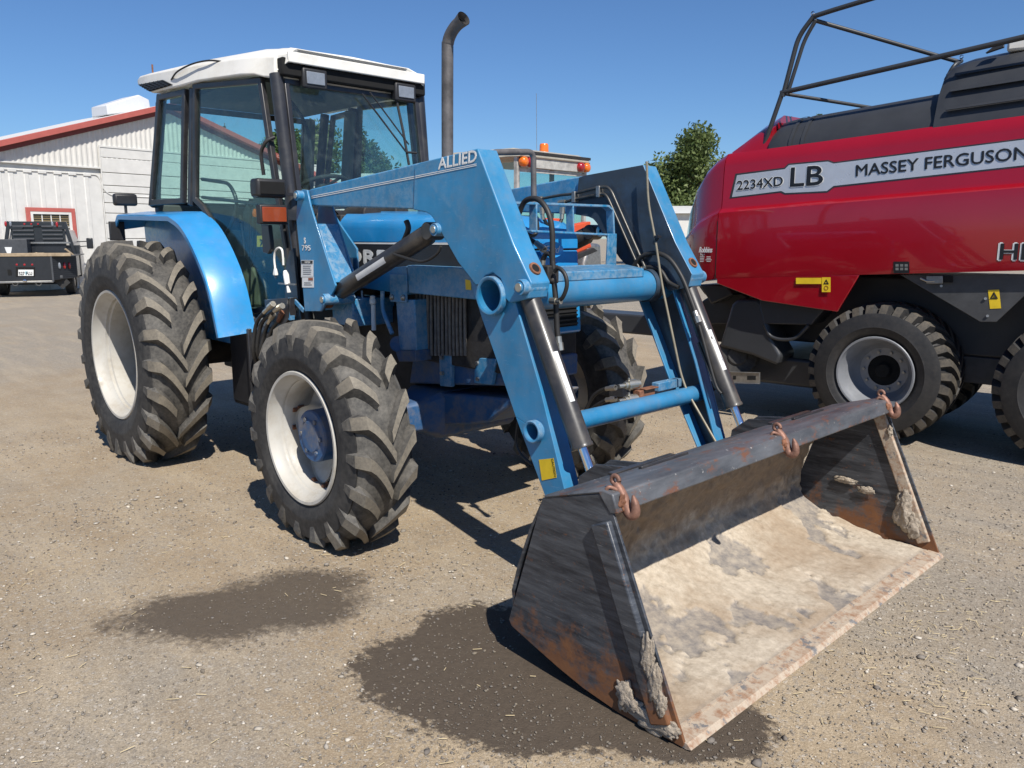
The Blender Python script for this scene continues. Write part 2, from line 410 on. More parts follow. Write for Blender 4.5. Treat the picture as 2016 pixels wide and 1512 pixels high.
for sg in (-1, 1):
    mb = rear_rim(); tm = MB(); tm.v, tm.f, tm.mi = list(tr.v), list(tr.f), list(tr.mi); hb = rear_extra()
    if sg > 0: mb, tm, hb = mb.mirror(), tm.mirror(), hb.mirror()
    c = (RX, sg*RY, RZ)
    wl = move(mb, c).build('rear_wheel', 'rim_white', tractor, smooth=50)
    move(tm, c).build('tyre', ['tyre_side', 'tyre_tread', 'tyre_lug'], wl, smooth=38)
    move(hb, c).build('hub', 'axle_blue', wl)
    for k in range(8):
        a = k*math.pi/4+.2; p = V((RX+.16*math.cos(a), sg*(RY-.19), RZ+.16*math.sin(a)))
        MB().cyl(p, p+V((0, sg*.03, 0)), .017, seg=6).build('bolt', 'steel_grey', wl)
# ---- front wheels
tf = tyre(.675, .365, .385, 19, .044, FZ, k=.60, ltw=.058, outs=1.22, drop=.056)
def front_rim():
    m = MB(); o = -.178
    prof = [(o, .388), (o-.010, .382), (o-.008, .366), (o+.03, .356), (o+.055, .338), (o+.062, .331), (o+.075, .331), (o+.082, .322), (o+.14, .316), (o+.20, .322), (o+.27, .345), (o+.33, .366), (o+.345, .388)]
    m.rev(prof, (0, 0, 0), (0, 1, 0), 64); return m
def front_disc():
    m = MB(); vs = []; N = 64
    # eight-sided wavy pressed disc bolted to lugs inside the rim
    for (h, kk, base) in ((-.04, .05, .250), (-.024, .05, .250), (.03, .0, .18), (.045, .0, .12)):
        for i in range(N):
            a = 2*math.pi*i/N; r = base+kk*math.cos(4*a+.6); vs.append((r*math.cos(a), h, r*math.sin(a)))
    fs = [(j*N+i, j*N+(i+1) % N, (j+1)*N+(i+1) % N, (j+1)*N+i) for j in range(3) for i in range(N)]
    m.add(vs, fs); return m
def front_hub():
    return MB().rev([(-.115, .001), (-.115, .088), (-.105, .098), (-.105, .145), (-.095, .152), (.02, .152), (.03, .165), (.10, .165), (.12, .13), (.30, .11), (.36, .11)], (0, 0, 0), (0, 1, 0), 40)
for sg in (-1, 1):
    mb = front_rim(); dm = front_disc(); hm = front_hub(); tm = MB(); tm.v, tm.f, tm.mi = list(tf.v), list(tf.f), list(tf.mi)
    if sg > 0: mb, dm, hm, tm = mb.mirror(), dm.mirror(), hm.mirror(), tm.mirror()
    c = (FX, sg*FY, FZ)
    wl = move(mb, c).build('front_wheel', 'rim_white', tractor, smooth=50)
    move(tm, c).build('tyre', ['tyre_side', 'tyre_tread', 'tyre_lug'], wl, smooth=38)
    move(dm, c).build('disc', 'rim_white', wl, smooth=50)
    move(hm, c).build('hub', 'axle_blue', wl, smooth=30)
    for k in range(8):
        a = (k//2)*math.pi/2+(.18 if k % 2 else -.18)-.15; p = V((FX+.317*math.cos(a), sg*(FY+.022), FZ+.312*math.sin(a)))
        MB().cyl(p, p+V((0, sg*.03, 0)), .016, seg=6).cyl(p-V((0, sg*.04, 0)), p, .026, seg=8).build('bolt', 'rusty', wl)
    for k in range(6):
        a = k*math.pi/3; p = V((FX+.105*math.cos(a), sg*(FY+.104), FZ+.105*math.sin(a)))
        MB().cyl(p, p+V((0, sg*.012, 0)), .013, seg=8).build('bolt', 'axle_blue', wl)

# ================================================================== chassis
MB().box2((-.35, -.30, .60), (1.35, .30, 1.18)).box2((1.35, -.27, .70), (2.5, .27, 1.30)).cyl((0, -.9, RZ), (0, .9, RZ), .15).build('transmission', 'engine_dark', tractor, bevel=.02)
MB().box2((1.5, -.25, 1.25), (2.9, .25, 1.72)).build('engine', 'engine_dark', tractor, bevel=.03)
MB().box2((.75, -.74, .48), (1.55, -.36, 1.12)).build('fuel_tank', 'dark_plastic', tractor, bevel=.04)
MB().box2((.75, .36, .48), (1.55, .74, 1.12)).build('fuel_tank', 'dark_plastic', tractor, bevel=.04)
MB().box2((1.2, -.80, .42), (1.5, -.55, .45)).box2((1.2, -.80, .72), (1.5, -.55, .75)).box2((1.19, -.80, .42), (1.22, -.77, 1.1)).box2((1.48, -.80, .42), (1.51, -.77, 1.1)).build('step', 'frame_black', tractor, bevel=.004)
# front axle and bolster
ax = MB().cyl((FX, -.95, FZ), (FX, -.55, FZ), .11, .095).cyl((FX, .55, FZ), (FX, .95, FZ), .095, .11)
ax.loft([[V((FX+a*wx, y, FZ+.02+b_*h)) for a, b_ in ((-1, -.8), (-.8, -1), (.8, -1), (1, -.8), (1, .8), (.8, 1), (-.8, 1), (-1, .8))] for y, h, wx in ((-.66, .085, .09), (-.40, .10, .11), (-.30, .15, .19), (.30, .15, .19), (.40, .10, .11), (.66, .085, .09))])
ax.build('front_axle', 'axle_blue', tractor, bevel=.008)
Yb = Y(-.30)
MB().prism([Yb(815, 688), Yb(905, 697), Yb(1000, 716), Yb(1000, 760), Yb(905, 758), Yb(805, 755)], (0, .60, 0)).build('bolster', 'axle_blue', tractor, bevel=.012)
MB().prism([Yb(836, 772), Yb(925, 778), Yb(1010, 786), Yb(1003, 800), Yb(960, 832), Yb(925, 836), Yb(836, 838)], (0, .58, 0)).build('axle_support', 'axle_blue', tractor, bevel=.015)
MB().prism([Y(-.33)(864, 696), Y(-.33)(888, 699), Y(-.33)(888, 762), Y(-.33)(866, 760)], (0, .03, 0)).build('bracket', 'loader_blue', tractor, bevel=.004)
MB().prism([Y(-.34)(944, 705), Y(-.34)(976, 707), Y(-.34)(966, 758), Y(-.34)(933, 754), Y(-.34)(934, 728)], (0, .035, 0)).build('bracket', 'loader_blue', tractor, bevel=.004)
for q in ((869, 704), (869, 735), (939, 715), (940, 746)):
    p = Y(-.345)(*q); cyl_part('bolt', p+V((0, .03, 0)), p-V((0, .006, 0)), .013, 'steel_grey', tractor, 6)
# loader subframe
Ys = Y(-.44)
MB().prism([Ys(801, 522), Ys(912, 527), Ys(945, 560), Ys(936, 590), Ys(804, 577)], (0, .10, 0)).build('subframe_beam', 'loader_blue', tractor, bevel=.006)
MB().prism([Ys(742, 530), Ys(800, 524), Ys(803, 580), Ys(768, 575), Ys(720, 568), Ys(686, 566)], (0, .08, 0)).build('subframe_plate', 'loader_blue', tractor, bevel=.004)
MB().prism([Y(-.455)(767, 540), Y(-.455)(800, 540), Y(-.455)(800, 596), Y(-.455)(768, 594)], (0, .012, 0)).build('bracket', 'loader_blue', tractor, bevel=.003)
for q in ((772, 585), (794, 586)):
    p = Y(-.456)(*q); MB().rev([(0, .02), (.008, .019), (.014, .012), (.016, .001)], p, (0, -1, 0), 14).build('bolt', 'steel_grey', tractor)
MB().prism([Ys(779, 590), Ys(816, 590), Ys(820, 690), Ys(786, 690)], (0, .12, 0)).build('subframe_post', 'loader_blue', tractor, bevel=.006)
MB().prism([Y(-.45)(778, 690), Y(-.45)(818, 690), Y(-.45)(818, 712), Y(-.45)(785, 712)], (0, .16, 0)).cyl(Y(-.45)(783, 677), Y(-.30)(783, 677), .05, seg=20).build('post_foot', 'axle_blue', tractor, bevel=.004)
for nm in ('subframe_beam', 'subframe_post'):
    src = bpy.data.objects[nm]; mm = MB(); mm.v = [(v.co.x, -v.co.y, v.co.z) for v in src.data.vertices]; mm.f = [tuple(f.vertices)[::-1] for f in src.data.polygons]; mm.mi = [0]*len(mm.f)
    mm.build(nm, 'loader_blue', tractor, bevel=.006)
Yd = Y(-.4415)
d_ = MB().prism([Yd(916, 550), Yd(927, 552), Yd(928, 571), Yd(917, 570)], (0, -.001, 0)); d_.build('warning_decal', 'decal_yellow', tractor)
# oil cooler ribs between post and leg
for k in range(14):
    px = 820+k*7.3; a = Y(-.345)(px, 575+k*.9); b_ = Y(-.345)(px+1, 700)
    MB().tube(curve([a, (a+b_)/2+V((0, random.uniform(-.004, .004), 0)), b_], 4), .0098, 8).build('cooler_rib', 'cooler_ribs', tractor)
MB().box2((2.60, -.325, .98), (3.36, .325, 1.60)).build('radiator_core', 'engine_dark', tractor, bevel=.01)
MB().box2((2.62, -.36, 1.60), (3.2, .36, 1.66)).build('side_panel', 'cab_grey', tractor, bevel=.006)

# ================================================================== hood
HW = .37
def hood_ring(x, top, bot, hw, rr=.10):
    pts = [V((x, -hw, bot)), V((x, -hw, top-rr-.02))]
    for k in range(1, 6):
        a = math.pi/2*k/5; pts.append(V((x, -hw+rr*(1-math.cos(a)), top-rr-.02+rr*math.sin(a))))
    pts += [V((x, 0, top))]
    return pts+[my(p) for p in pts[:-1][::-1]]
hm = MB().loft([hood_ring(1.78, 1.93, 1.715, HW), hood_ring(2.4, 1.915, 1.715, HW), hood_ring(3.05, 1.89, 1.715, .36), hood_ring(3.30, 1.86, 1.70, .33), hood_ring(3.38, 1.80, 1.68, .30, .06)])
hm.build('hood', 'tractor_blue', tractor, smooth=50, bevel=.004)
MB().box2((1.85, -HW+.002, 1.703), (3.10, HW-.002, 1.715)).build('hood_trim', 'decal_white', tractor)
MB().box2((1.80, -.366, 1.50), (3.20, .366, 1.703)).build('side_grille', 'dark_plastic', tractor, bevel=.004)
nose = MB().loft([[V((3.36, -.31, 1.67)), V((3.36, .31, 1.67)), V((3.30, .33, 1.15)), V((3.30, -.33, 1.15))], [V((3.39, -.29, 1.67)), V((3.39, .29, 1.67)), V((3.42, .30, 1.18)), V((3.42, -.30, 1.18))]])
nose.build('nose_panel', 'tractor_blue', tractor, bevel=.012)
text('hood_letters', 'FORD', .122, Y(-.3685)(663, 516), (1, 0, 0), (0, 0, 1), 'decal_white', tractor, bold=.008, width=.66)
gr_ = MB().prism([V((3.404, -.25, 1.42)), V((3.404, .25, 1.42)), V((3.418, .25, 1.22)), V((3.418, -.25, 1.22))], (.012, 0, 0)).build('nose_grille', 'black_void', tractor)
for k in range(8): MB().bar((3.424+.0014*k, -.25, 1.41-.025*k), (3.424+.0014*k, .25, 1.41-.025*k), .006, .010).build('slat', 'dark_plastic', gr_)
for y_ in (-.17, .17):
    hl_ = MB().box((3.402, y_, 1.52), (.03, .16, .10)).build('head_lamp', 'dark_plastic', tractor, bevel=.01); MB().box((3.419, y_, 1.52), (.006, .14, .08)).build('lens', 'lens_clear', hl_, bevel=.002)
# nose badge: oval with script
bp = X(3.425)(1086, 492); ov = MB(); ov.rev([(0, .001), (.004, .058), (.007, .062), (.004, .066), (0, .068)], (0, 0, 0), (1, 0, 0), 40)
ov.v = [(bp.x+x, bp.y+y*1.45, bp.z+z*.72) for x, y, z in ov.v]
badge = ov.build('nose_badge', 'tractor_blue', tractor, smooth=50)
text('badge_letters', 'Ford', .062, bp+V((.007, -.062, -.018)), (0, 1, 0), (0, 0, 1), 'decal_silver', badge, shear=.35, width=.125)
# air cleaner and hoses between cab and hood
MB().box2((1.62, -.36, 1.30), (1.80, .36, 1.90)).cyl((1.70, -.22, 1.88), (1.98, -.22, 1.90), .075).cyl((1.70, .05, 1.90), (1.95, .05, 1.92), .06).build('firewall', 'engine_dark', tractor, bevel=.01)
for k in range(4):
    MB().rev([(-.01, .06), (0, .07), (.01, .06)], (1.66+k*.03, -.40, 1.87), (1, 0, 0), 20).build('hose_ring', 'hose_rubber', tractor)
# ================================================================== exhaust
ey = .05; e0 = Y(ey)(881, 330); e1 = Y(ey)(881, 110)
top = [e0-V((0, 0, .45)), e0, e1] + [Y(ey-.00)(a, b) for a, b in ((882, 85), (887, 68), (897, 52), (908, 42))]
MB().tube(curve(top, 6), [.038]*(6*len(top)-5), 20, caps=False).build('exhaust_stack', 'exhaust_pipe', tractor, smooth=60)
tip0 = Y(ey)(902, 47); tip1 = Y(ey)(913, 36)
mo = bpy.data.objects['exhaust_stack']
MB().tube([tip0, tip1], [.037, .046], 20, caps=False).tube([tip0, tip1], [.034, .043], 20, caps=False).build('stack_mouth', 'exhaust_pipe', mo, recalc=False, smooth=60)
MB().cyl(tip0, tip0+(tip1-tip0)*.2, .034, seg=20).build('stack_inside', 'black_void', mo)

# ================================================================== rear fenders
def fender():
    m = MB(); ro = 1.185
    po = [Y(-1.0)(a, b) for a, b in ((222, 452), (230, 423), (331, 424), (352, 440), (372, 470), (395, 520), (413, 575), (432, 665))]
    po = curve(po[:2], 1)+curve(po[2:], 3)
    pi = [V((p.x, -.735, p.z+.035 if i < 4 else p.z+.02)) for i, p in enumerate(po)]
    n = len(po)
    dn = []
    for i, p in enumerate(po):
        d = (V((RX, p.y, RZ))-p); d.y = 0; d.normalize(); dn.append(d)
    ring = []
    for i in range(n):
        o, q, d = po[i], pi[i], dn[i]
        ring.append([o+d*.045, o+d*.008+V((0, -.004, 0)), o+V((0, .012, 0))-d*.004, q, q+d*.012, o+d*.012+V((0, .02, 0)), o+d*.045+V((0, .012, 0))])
    m.loft(ring); 
    # inner side wall of the fender against the cab
    fw = [V((p.x, -.735, p.z)) for p in pi]
    m.prism(fw+[V((.98, -.735, .95)), V((-.75, -.735, .95))], (0, .012, 0))
    return m
fm = fender()
fm.build('fender', 'tractor_blue', tractor, smooth=40); fm.mirror().build('fender', 'tractor_blue', tractor, smooth=40)
for sg in (-1, 1):
    p = V((-.66, sg*.93, 2.0))
    lm = MB().box(p+V((0, 0, .06)), (.07, .19, .10)).build('fender_lamp', 'dark_plastic', tractor, bevel=.02)
    MB().cyl(p+V((0, 0, -.05)), p+V((0, 0, .02)), .012).build('stem', 'frame_black', lm)
    MB().box2(p+V((-.10, sg*.06-.06, -.28)), p+V((-.06, sg*.06+.06, -.12))).build('tail_lamp', 'dark_plastic', tractor, bevel=.006)
# lower cab skirt, below the door
Ss = lambda a, b: onn(a, b, (0, -.776, 0), (.114, -1, 0))
MB().prism([Ss(432, 665), Ss(503, 655), Ss(489, 622), Ss(455, 540)], (0, .03, 0)).build('door_sill', 'tractor_blue', tractor, bevel=.004)
# ================================================================== cab
def both(mb_fn, name, mat, parent=tractor, **k):
    a = mb_fn(); o1 = a.build(name, mat, parent, **k); o2 = a.mirror().build(name, mat, parent, **k); return o1, o2
door = [Ss(*q) for q in ((383, 165), (517, 153), (545, 345), (588, 604), (488, 621), (455, 535), (425, 455), (400, 413), (383, 396))]
quart = [Ss(*q) for q in ((313, 187), (368, 175), (364, 401), (296, 405))]
wind = [V((1.475, -.565, 2.80)), V((1.475, .565, 2.80)), V((1.60, .565, 1.90)), V((1.60, -.565, 1.90))]
rearw = [V((-.42, -.70, 2.85)), V((-.42, .70, 2.85)), V((-.58, .72, 2.0)), V((-.58, -.72, 2.0))]
def pane(poly, t=.006):
    I, n = inset([V(p) for p in poly], .012); return MB().prism(I, n*t)
for poly, nm, fwid in ((door, 'door', .042), (quart, 'quarter_window', .045)):
    for mir in (0, 1):
        P = [my(p) for p in poly] if mir else poly
        fr = MB().frame(P, fwid, .04).build(nm, 'frame_black', tractor, bevel=.006)
        pane(P).build('pane', 'cab_glass', fr, smooth=0)
        if nm == 'door':
            hp = [my(p) if mir else p for p in (Ss(527, 305), Ss(527, 288), Ss(540, 275))]
fr = MB().frame(wind, .035, .03).build('windscreen', 'frame_black', tractor, bevel=.005); pane(wind).build('pane', 'cab_glass', fr, smooth=0)
fr = MB().frame(rearw, .05, .03).build('rear_window', 'frame_black', tractor, bevel=.005); pane(rearw).build('pane', 'cab_glass', fr, smooth=0)
# pillars
def apil():
    a = Ss(537, 146)+V((.02, .015, 0)); b = Ss(560, 345)+V((.02, .02, 0)); c = Ss(590, 612)+V((.03, .03, 0))
    return MB().tube(curve([a, b, c, c-V((-.02, 0, .25))], 5), .047, 16)
both(apil, 'front_pillar', 'frame_black', smooth=60)
def bpil():
    a = Ss(376, 172)+V((0, .03, 0)); b = Ss(373, 405)+V((0, .03, 0)); return MB().bar(a, b, .075, .07, (0, 1, 0))
both(bpil, 'middle_pillar', 'frame_black', bevel=.012)
def cpil():
    a = Ss(306, 185)+V((.0, .05, 0)); b = Ss(292, 408)+V((.0, .05, 0)); return MB().bar(a, b, .06, .07, (0, 1, 0))
both(cpil, 'rear_pillar', 'frame_black', bevel=.012)
# fat inner trim on the left posts, as seen through the glass
for x0, x1 in ((.30, .36), (-.36, -.33)):
    MB().bar((x0-.10, .69, 2.0), (x1, .68, 2.84), .14, .05, (0, 1, 0)).build('pillar_trim', 'cab_grey', tractor, bevel=.02)
# grab rail on front pillar
MB().tube(fillet([Ss(527, 345)+V((.0, -.03, 0)), Ss(526, 300)+V((0, -.05, 0)), Ss(537, 278)+V((0, -.05, 0)), Ss(541, 270)], .04), .013, 10).build('grab_rail', 'frame_black', tractor, smooth=60)
# cab base below the glass, floor, rear wall
MB().box2((-.58, -.72, 1.12), (-.50, .72, 2.02)).box2((-.55, -.70, 1.10), (1.62, .70, 1.17)).box2((1.50, -.56, 1.15), (1.60, .56, 1.92)).build('cab_floor', 'cab_grey', tractor, bevel=.01)
MB().box2((-.48, .40, 1.15), (.70, .70, 1.72)).box2((-.48, -.70, 1.15), (.30, -.48, 1.70)).build('cab_console', 'cab_grey', tractor, bevel=.03)
# interior: seat, steering wheel, levers
st = MB()
st.loft([[V((x, y, z)) for x, y in ((.20+dx, -.26), (.20+dx, .26), (.78, .25), (.78, -.25))] for z, dx in ((1.46, 0), (1.53, 0), (1.58, .02))])
seat = st.build('seat', 'seat_cloth', tractor, smooth=60, bevel=.05, bseg=4)
MB().loft([[V((x0, -w_, z)), V((x0, w_, z)), V((x0+.14, w_*.9, z)), V((x0+.14, -w_*.9, z))] for z, x0, w_ in ((1.55, .14, .25), (1.75, .08, .26), (1.95, .04, .24), (2.08, .02, .16))]).build('backrest', 'seat_cloth', seat, smooth=60, bevel=.05, bseg=4)
MB().box2((.25, -.20, 1.16), (.70, .20, 1.47)).build('seat_base', 'seat_black', seat, bevel=.03)
MB().loft([[V((.02, -.13, z)), V((.02, .13, z)), V((.12, .12, z)), V((.12, -.12, z))] for z in (2.06, 2.24)]).build('headrest', 'seat_black', seat, bevel=.04, bseg=3)
MB().prism([Y(-.27)(*q) for q in ((442, 452), (462, 456), (486, 500), (506, 540), (514, 566), (513, 606), (488, 612), (468, 560), (446, 500))], (0, .50, 0)).build('seat_side', 'seat_cloth', seat, bevel=.04, bseg=3)
sw_c = X(1.17)(634, 372); sa = V((-.42, 0, .91)); su = V((.91, 0, .42))
ring = [sw_c+su*(.20*math.cos(t))+V((0, 1, 0))*(.20*math.sin(t)) for t in [2*math.pi*k/32 for k in range(33)]]
swo = MB().tube(ring, .016, 10, caps=False).cyl(sw_c-sa*.02, sw_c+sa*.02, .045)
for t in (0.3, 2.4, 4.5):
    swo.tube([sw_c, sw_c+su*(.2*math.cos(t))+V((0, .2*math.sin(t), 0))], .012, 8)
swo = swo.build('steering_wheel', 'seat_black', tractor, smooth=60)
MB().tube([sw_c, sw_c-sa*.55+V((.05, 0, 0))], [.035, .07], 12).build('column', 'seat_black', swo)
MB().box2((1.22, -.28, 1.17), (1.5, .28, 1.80)).build('dashboard', 'seat_black', tractor, bevel=.05)
for p0, p1, k in (((.55, -.42, 1.6), (.60, -.42, 1.98), 0), ((.65, -.44, 1.6), (.72, -.45, 1.90), 1), ((.45, -.42, 1.6), (.42, -.42, 1.86), 0)):
    lv = MB().tube([p0, p1], .009, 8).build('lever', 'frame_black', tractor)
    MB().rev([(0, .001), (.005, .018), (.03, .022), (.06, .014), (.065, .001)], p1, V(p1)-V(p0), 12).build('knob', 'lens_orange' if k else 'seat_black', lv)
MB().tube(fillet([Ss(383, 352)+V((0, .06, 0)), Ss(437, 360)+V((0, .06, 0)), Ss(452, 395)+V((0, .06, 0)), Ss(447, 430)+V((0, .06, 0)), Ss(430, 466)+V((0, .05, 0))], .08), .014, 10).build('door_handle', 'frame_black', tractor, smooth=60)
MB().tube([Ss(386, 388)+V((0, .05, 0)), Ss(530, 405)+V((0, .05, 0))], .013, 8).build('door_bar', 'frame_black', tractor)
a_ = Ss(498, 464)+V((0, .03, 0)); dk = MB().prism([a_, Ss(520, 464)+V((0, .03, 0)), Ss(520, 486)+V((0, .03, 0)), Ss(498, 486)+V((0, .03, 0))], (0, .002, 0)).build('exit_decal', 'decal_yellow', tractor)
MB().tube([Ss(512, 467)+V((0, .028, 0)), Ss(510, 475)+V((0, .028, 0)), Ss(506, 483)+V((0, .028, 0))], .006, 6).tube([Ss(505, 472)+V((0, .028, 0)), Ss(515, 476)+V((0, .028, 0))], .005, 6).cyl(Ss(512, 466)+V((0, .028, 0)), Ss(512, 468)+V((0, .028, 0)), .008).build('exit_figure', 'decal_black', dk)
MB().tube(curve([V((.9, -.35, 2.83)), V((1.1, -.30, 2.72)), V((1.28, -.28, 2.5)), V((1.30, -.28, 2.25)), V((1.22, -.25, 2.1))], 5), .012, 8).build('cab_cable', 'seat_black', tractor)
MB().box((1.02, -.32, 2.70), (.05, .16, .05)).build('inside_mirror', 'seat_black', tractor, bevel=.01)
# roof: rings along x. (x, eave half width, eave z, shoulder half width, shoulder z, top half width, top z)
RF = [(-.52, .80, 2.99, .80, 3.03, .60, 3.06), (-.40, .825, 2.965, .825, 3.035, .60, 3.085), (-.20, .815, 2.885, .82, 3.03, .58, 3.09), (.30, .785, 2.875, .775, 3.01, .54, 3.09), (.56, .765, 2.880, .745, 3.00, .53, 3.085), (1.15, .715, 2.850, .675, 2.97, .50, 3.05), (1.30, .69, 2.835, .66, 2.955, .49, 3.03), (1.36, .65, 2.815, .64, 2.95, .49, 3.025), (1.47, .625, 2.80, .615, 2.94, .48, 3.01)]
def rring(x, e, ez, s_, sz, t, tz):
    P = [V((x, -e, ez)), V((x, -s_, sz)), V((x, -(s_*.55+t*.45), sz*.42+tz*.58)), V((x, -t, tz)), V((x, 0, tz+.012))]
    return P+[my(p) for p in P[:-1][::-1]]
roof = MB().loft([rring(*q) for q in RF], caps=True).build('cab_roof', 'cab_white', tractor, smooth=28, bevel=.012, bseg=3)
# front visor: a fascia hanging in front of the windscreen head
fv = MB()
def fas(x, hw, zb, zt): return [V((x, -hw, zb)), V((x, hw, zb)), V((x, hw*.86, zt)), V((x, -hw*.86, zt))]
o_ = [V((1.44, -.615, 2.83)), V((1.44, -.61, 2.95)), V((1.44, -.48, 3.018)), V((1.44, .48, 3.018)), V((1.44, .61, 2.95)), V((1.44, .615, 2.83))]
i_ = [V((1.565, -.57, 2.90)), V((1.55, -.56, 2.955)), V((1.50, -.47, 3.005)), V((1.50, .47, 3.005)), V((1.55, .56, 2.955)), V((1.565, .57, 2.90))]
l_ = [V((1.545, -.555, 2.90)), V((1.53, -.54, 2.94)), V((1.48, -.45, 2.985)), V((1.48, .45, 2.985)), V((1.53, .54, 2.94)), V((1.545, .555, 2.90))]
n6 = 6; vs = o_+i_+l_; fs = []
for k in range(n6-1): fs += [(k, k+1, 6+k+1, 6+k), (6+k, 6+k+1, 12+k+1, 12+k)]
fv.add(vs, fs)
fv.add([V((1.565, -.57, 2.90)), V((1.545, -.555, 2.90)), V((1.44, -.60, 2.83)), V((1.44, -.615, 2.83)), V((1.565, .57, 2.90)), V((1.545, .555, 2.90)), V((1.44, .60, 2.83)), V((1.44, .615, 2.83))], [(0, 1, 2, 3), (7, 6, 5, 4)])
fv.prism([V((1.545, -.57, 2.895)), V((1.568, -.57, 2.895)), V((1.568, .57, 2.895)), V((1.545, .57, 2.895))], (0, 0, .07))
fv.build('roof_visor', 'cab_white', roof, smooth=28, bevel=.006)
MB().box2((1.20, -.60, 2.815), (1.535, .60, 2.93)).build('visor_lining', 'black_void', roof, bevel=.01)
MB().box2((-.38, -.60, 2.845), (1.30, .60, 2.895)).build('headliner', 'cab_grey', roof)
# vent grilles under the rear corners
for sg in (-1, 1):
    g = [V((-.42, sg*.828, 2.972)), V((-.20, sg*.822, 2.892)), V((.18, sg*.79, 2.900)), V((.02, sg*.80, 2.955))]
    vt = MB().prism(g, (0, sg*.006, 0)).build('vent', 'black_void', roof)
    for k in range(4):
        t = (k+1)/5; a = g[0].lerp(g[1], t)+V((0, sg*.008, 0)); b = g[3].lerp(g[2], t)+V((0, sg*.008, 0)); MB().bar(a, b, .006, .006).build('louver', 'dark_plastic', vt)
    for k in range(5):
        t = (k+1)/6; a = g[0].lerp(g[3], t)+V((0, sg*.009, 0)); b = g[1].lerp(g[2], t)+V((0, sg*.009, 0)); MB().bar(a, b, .005, .005).build('louver', 'dark_plastic', vt)
MB().tube(curve([Ss(443, 128)+V((0, -.02, .02)), Ss(425, 124)+V((0, -.05, .01)), Ss(395, 128)+V((0, -.06, 0)), Ss(365, 143)+V((0, -.06, 0)), Ss(345, 158)+V((0, -.03, 0))], 6), .0065, 8).build('roof_cable', 'hose_rubber', tractor, smooth=60)
MB().cyl(Ss(438, 128)+V((0, .02, 0)), Ss(438, 128)+V((0, -.03, 0)), .022).build('cable_gland', 'hose_rubber', tractor)
MB().cyl((-.44, -.70, 3.05), (-.44, -.70, 3.15), .007).build('aerial_stub', 'rusty', tractor)
# work lamps below the visor
for y in (-.365, .40):
    c = V((1.53, y, 2.815)); lm = MB().loft([[c+V((dx, a*s1, b*s2)) for a, b in ((-.095, -.066), (.095, -.066), (.095, .066), (-.095, .066))] for dx, s1, s2 in ((-.07, .8, .75), (.0, 1, 1), (.025, 1, 1))]).build('work_lamp', 'dark_plastic', tractor, bevel=.012)
    MB().loft([[c+V((dx, a, b)) for a, b in ((-.070, -.040), (.070, -.040), (.070, .042), (-.070, .042))] for dx in (.0255, .034)]).build('lens', 'lens_clear', lm, bevel=.006)
    MB().bar(c+V((-.05, 0, .05)), c+V((-.06, 0, .10)), .03, .006, (1, 0, 0)).build('lamp_bracket', 'dark_plastic', lm)
# wiper and its arms
wp = [V((1.515, .02, 2.80)), V((1.585, .40, 2.33))]; wq = [V((1.515, .09, 2.80)), V((1.585, .43, 2.40))]
WF = lambda a, b: onn(a, b, (1.50, 0, 2.80), (.9, 0, .125))
wz = MB().tube([WF(710, 185)+V((.02, 0, 0)), WF(795, 300)+V((.03, 0, 0))], .007, 8).tube([WF(725, 182)+V((.02, 0, 0)), WF(800, 285)+V((.03, 0, 0))], .006, 8).build('wiper_arm', 'frame_black', tractor)
MB().tube([WF(778, 200)+V((.02, 0, 0)), WF(790, 260)+V((.025, 0, 0)), WF(802, 325)+V((.02, 0, 0))], .010, 8).cyl(WF(795, 300)+V((.03, 0, 0)), WF(815, 302)+V((.03, 0, 0)), .009).build('wiper_blade', 'seat_black', wz)
# front pillar lamp, flasher, mirror bracket
L0 = Y(-.78)
def quad(fn, x0, y0, x1, y1): return [fn(x0, y0), fn(x1, y0), fn(x1, y1), fn(x0, y1)]
lp = V((1.70, -.825, 2.06))
lo = MB().loft([[lp+V((dx, a*s, b*s)) for a, b in ((-.105, -.06), (.105, -.06), (.105, .06), (-.105, .06))] for dx, s in ((-.12, .7), (-.05, 1.), (.04, 1.))]).build('pillar_lamp', 'dark_plastic', tractor, bevel=.02, bseg=3)
MB().loft([[lp+V((dx, a, b)) for a, b in ((-.085, -.04), (.085, -.04), (.085, .04), (-.085, .04))] for dx in (.041, .047)]).build('lens', 'black_void', lo, bevel=.004)
MB().bar(lp+V((-.05, .10, -.03)), lp+V((-.08, .25, -.03)), .03, .02).build('lamp_bracket', 'frame_black', lo)
fp = V((1.69, -.81, 1.893))
fo = MB().box(fp, (.06, .20, .125)).build('flasher', 'dark_plastic', tractor, bevel=.01)
MB().box(fp+V((.032, .0, 0)), (.012, .17, .095)).build('lens', 'lens_amber_dark', fo, bevel=.004)
MB().box2((1.60, -.72, 1.86), (1.66, -.56, 1.93)).build('lamp_bracket', 'frame_black', fo)
MB().prism([L0(514, 442), L0(528, 443), L0(533, 490), L0(527, 500), L0(517, 497)], (0, .03, 0)).build('latch_plate', 'frame_black', tractor, bevel=.004)
MB().prism([Ss(552, 440)+V((.03, 0, 0)), Ss(578, 440)+V((.06, 0, 0)), Ss(590, 600)+V((.08, 0, 0)), Ss(566, 600)+V((.05, 0, 0))], (0, .04, 0)).build('pillar_cover', 'frame_black', tractor, bevel=.008)
MB().prism([Y(-.66)(569, 495), Y(-.66)(577, 488), Y(-.66)(587, 590), Y(-.66)(560, 598), Y(-.66)(562, 530)], (0, .02, 0)).build('bracket', 'frame_black', tractor, bevel=.003)
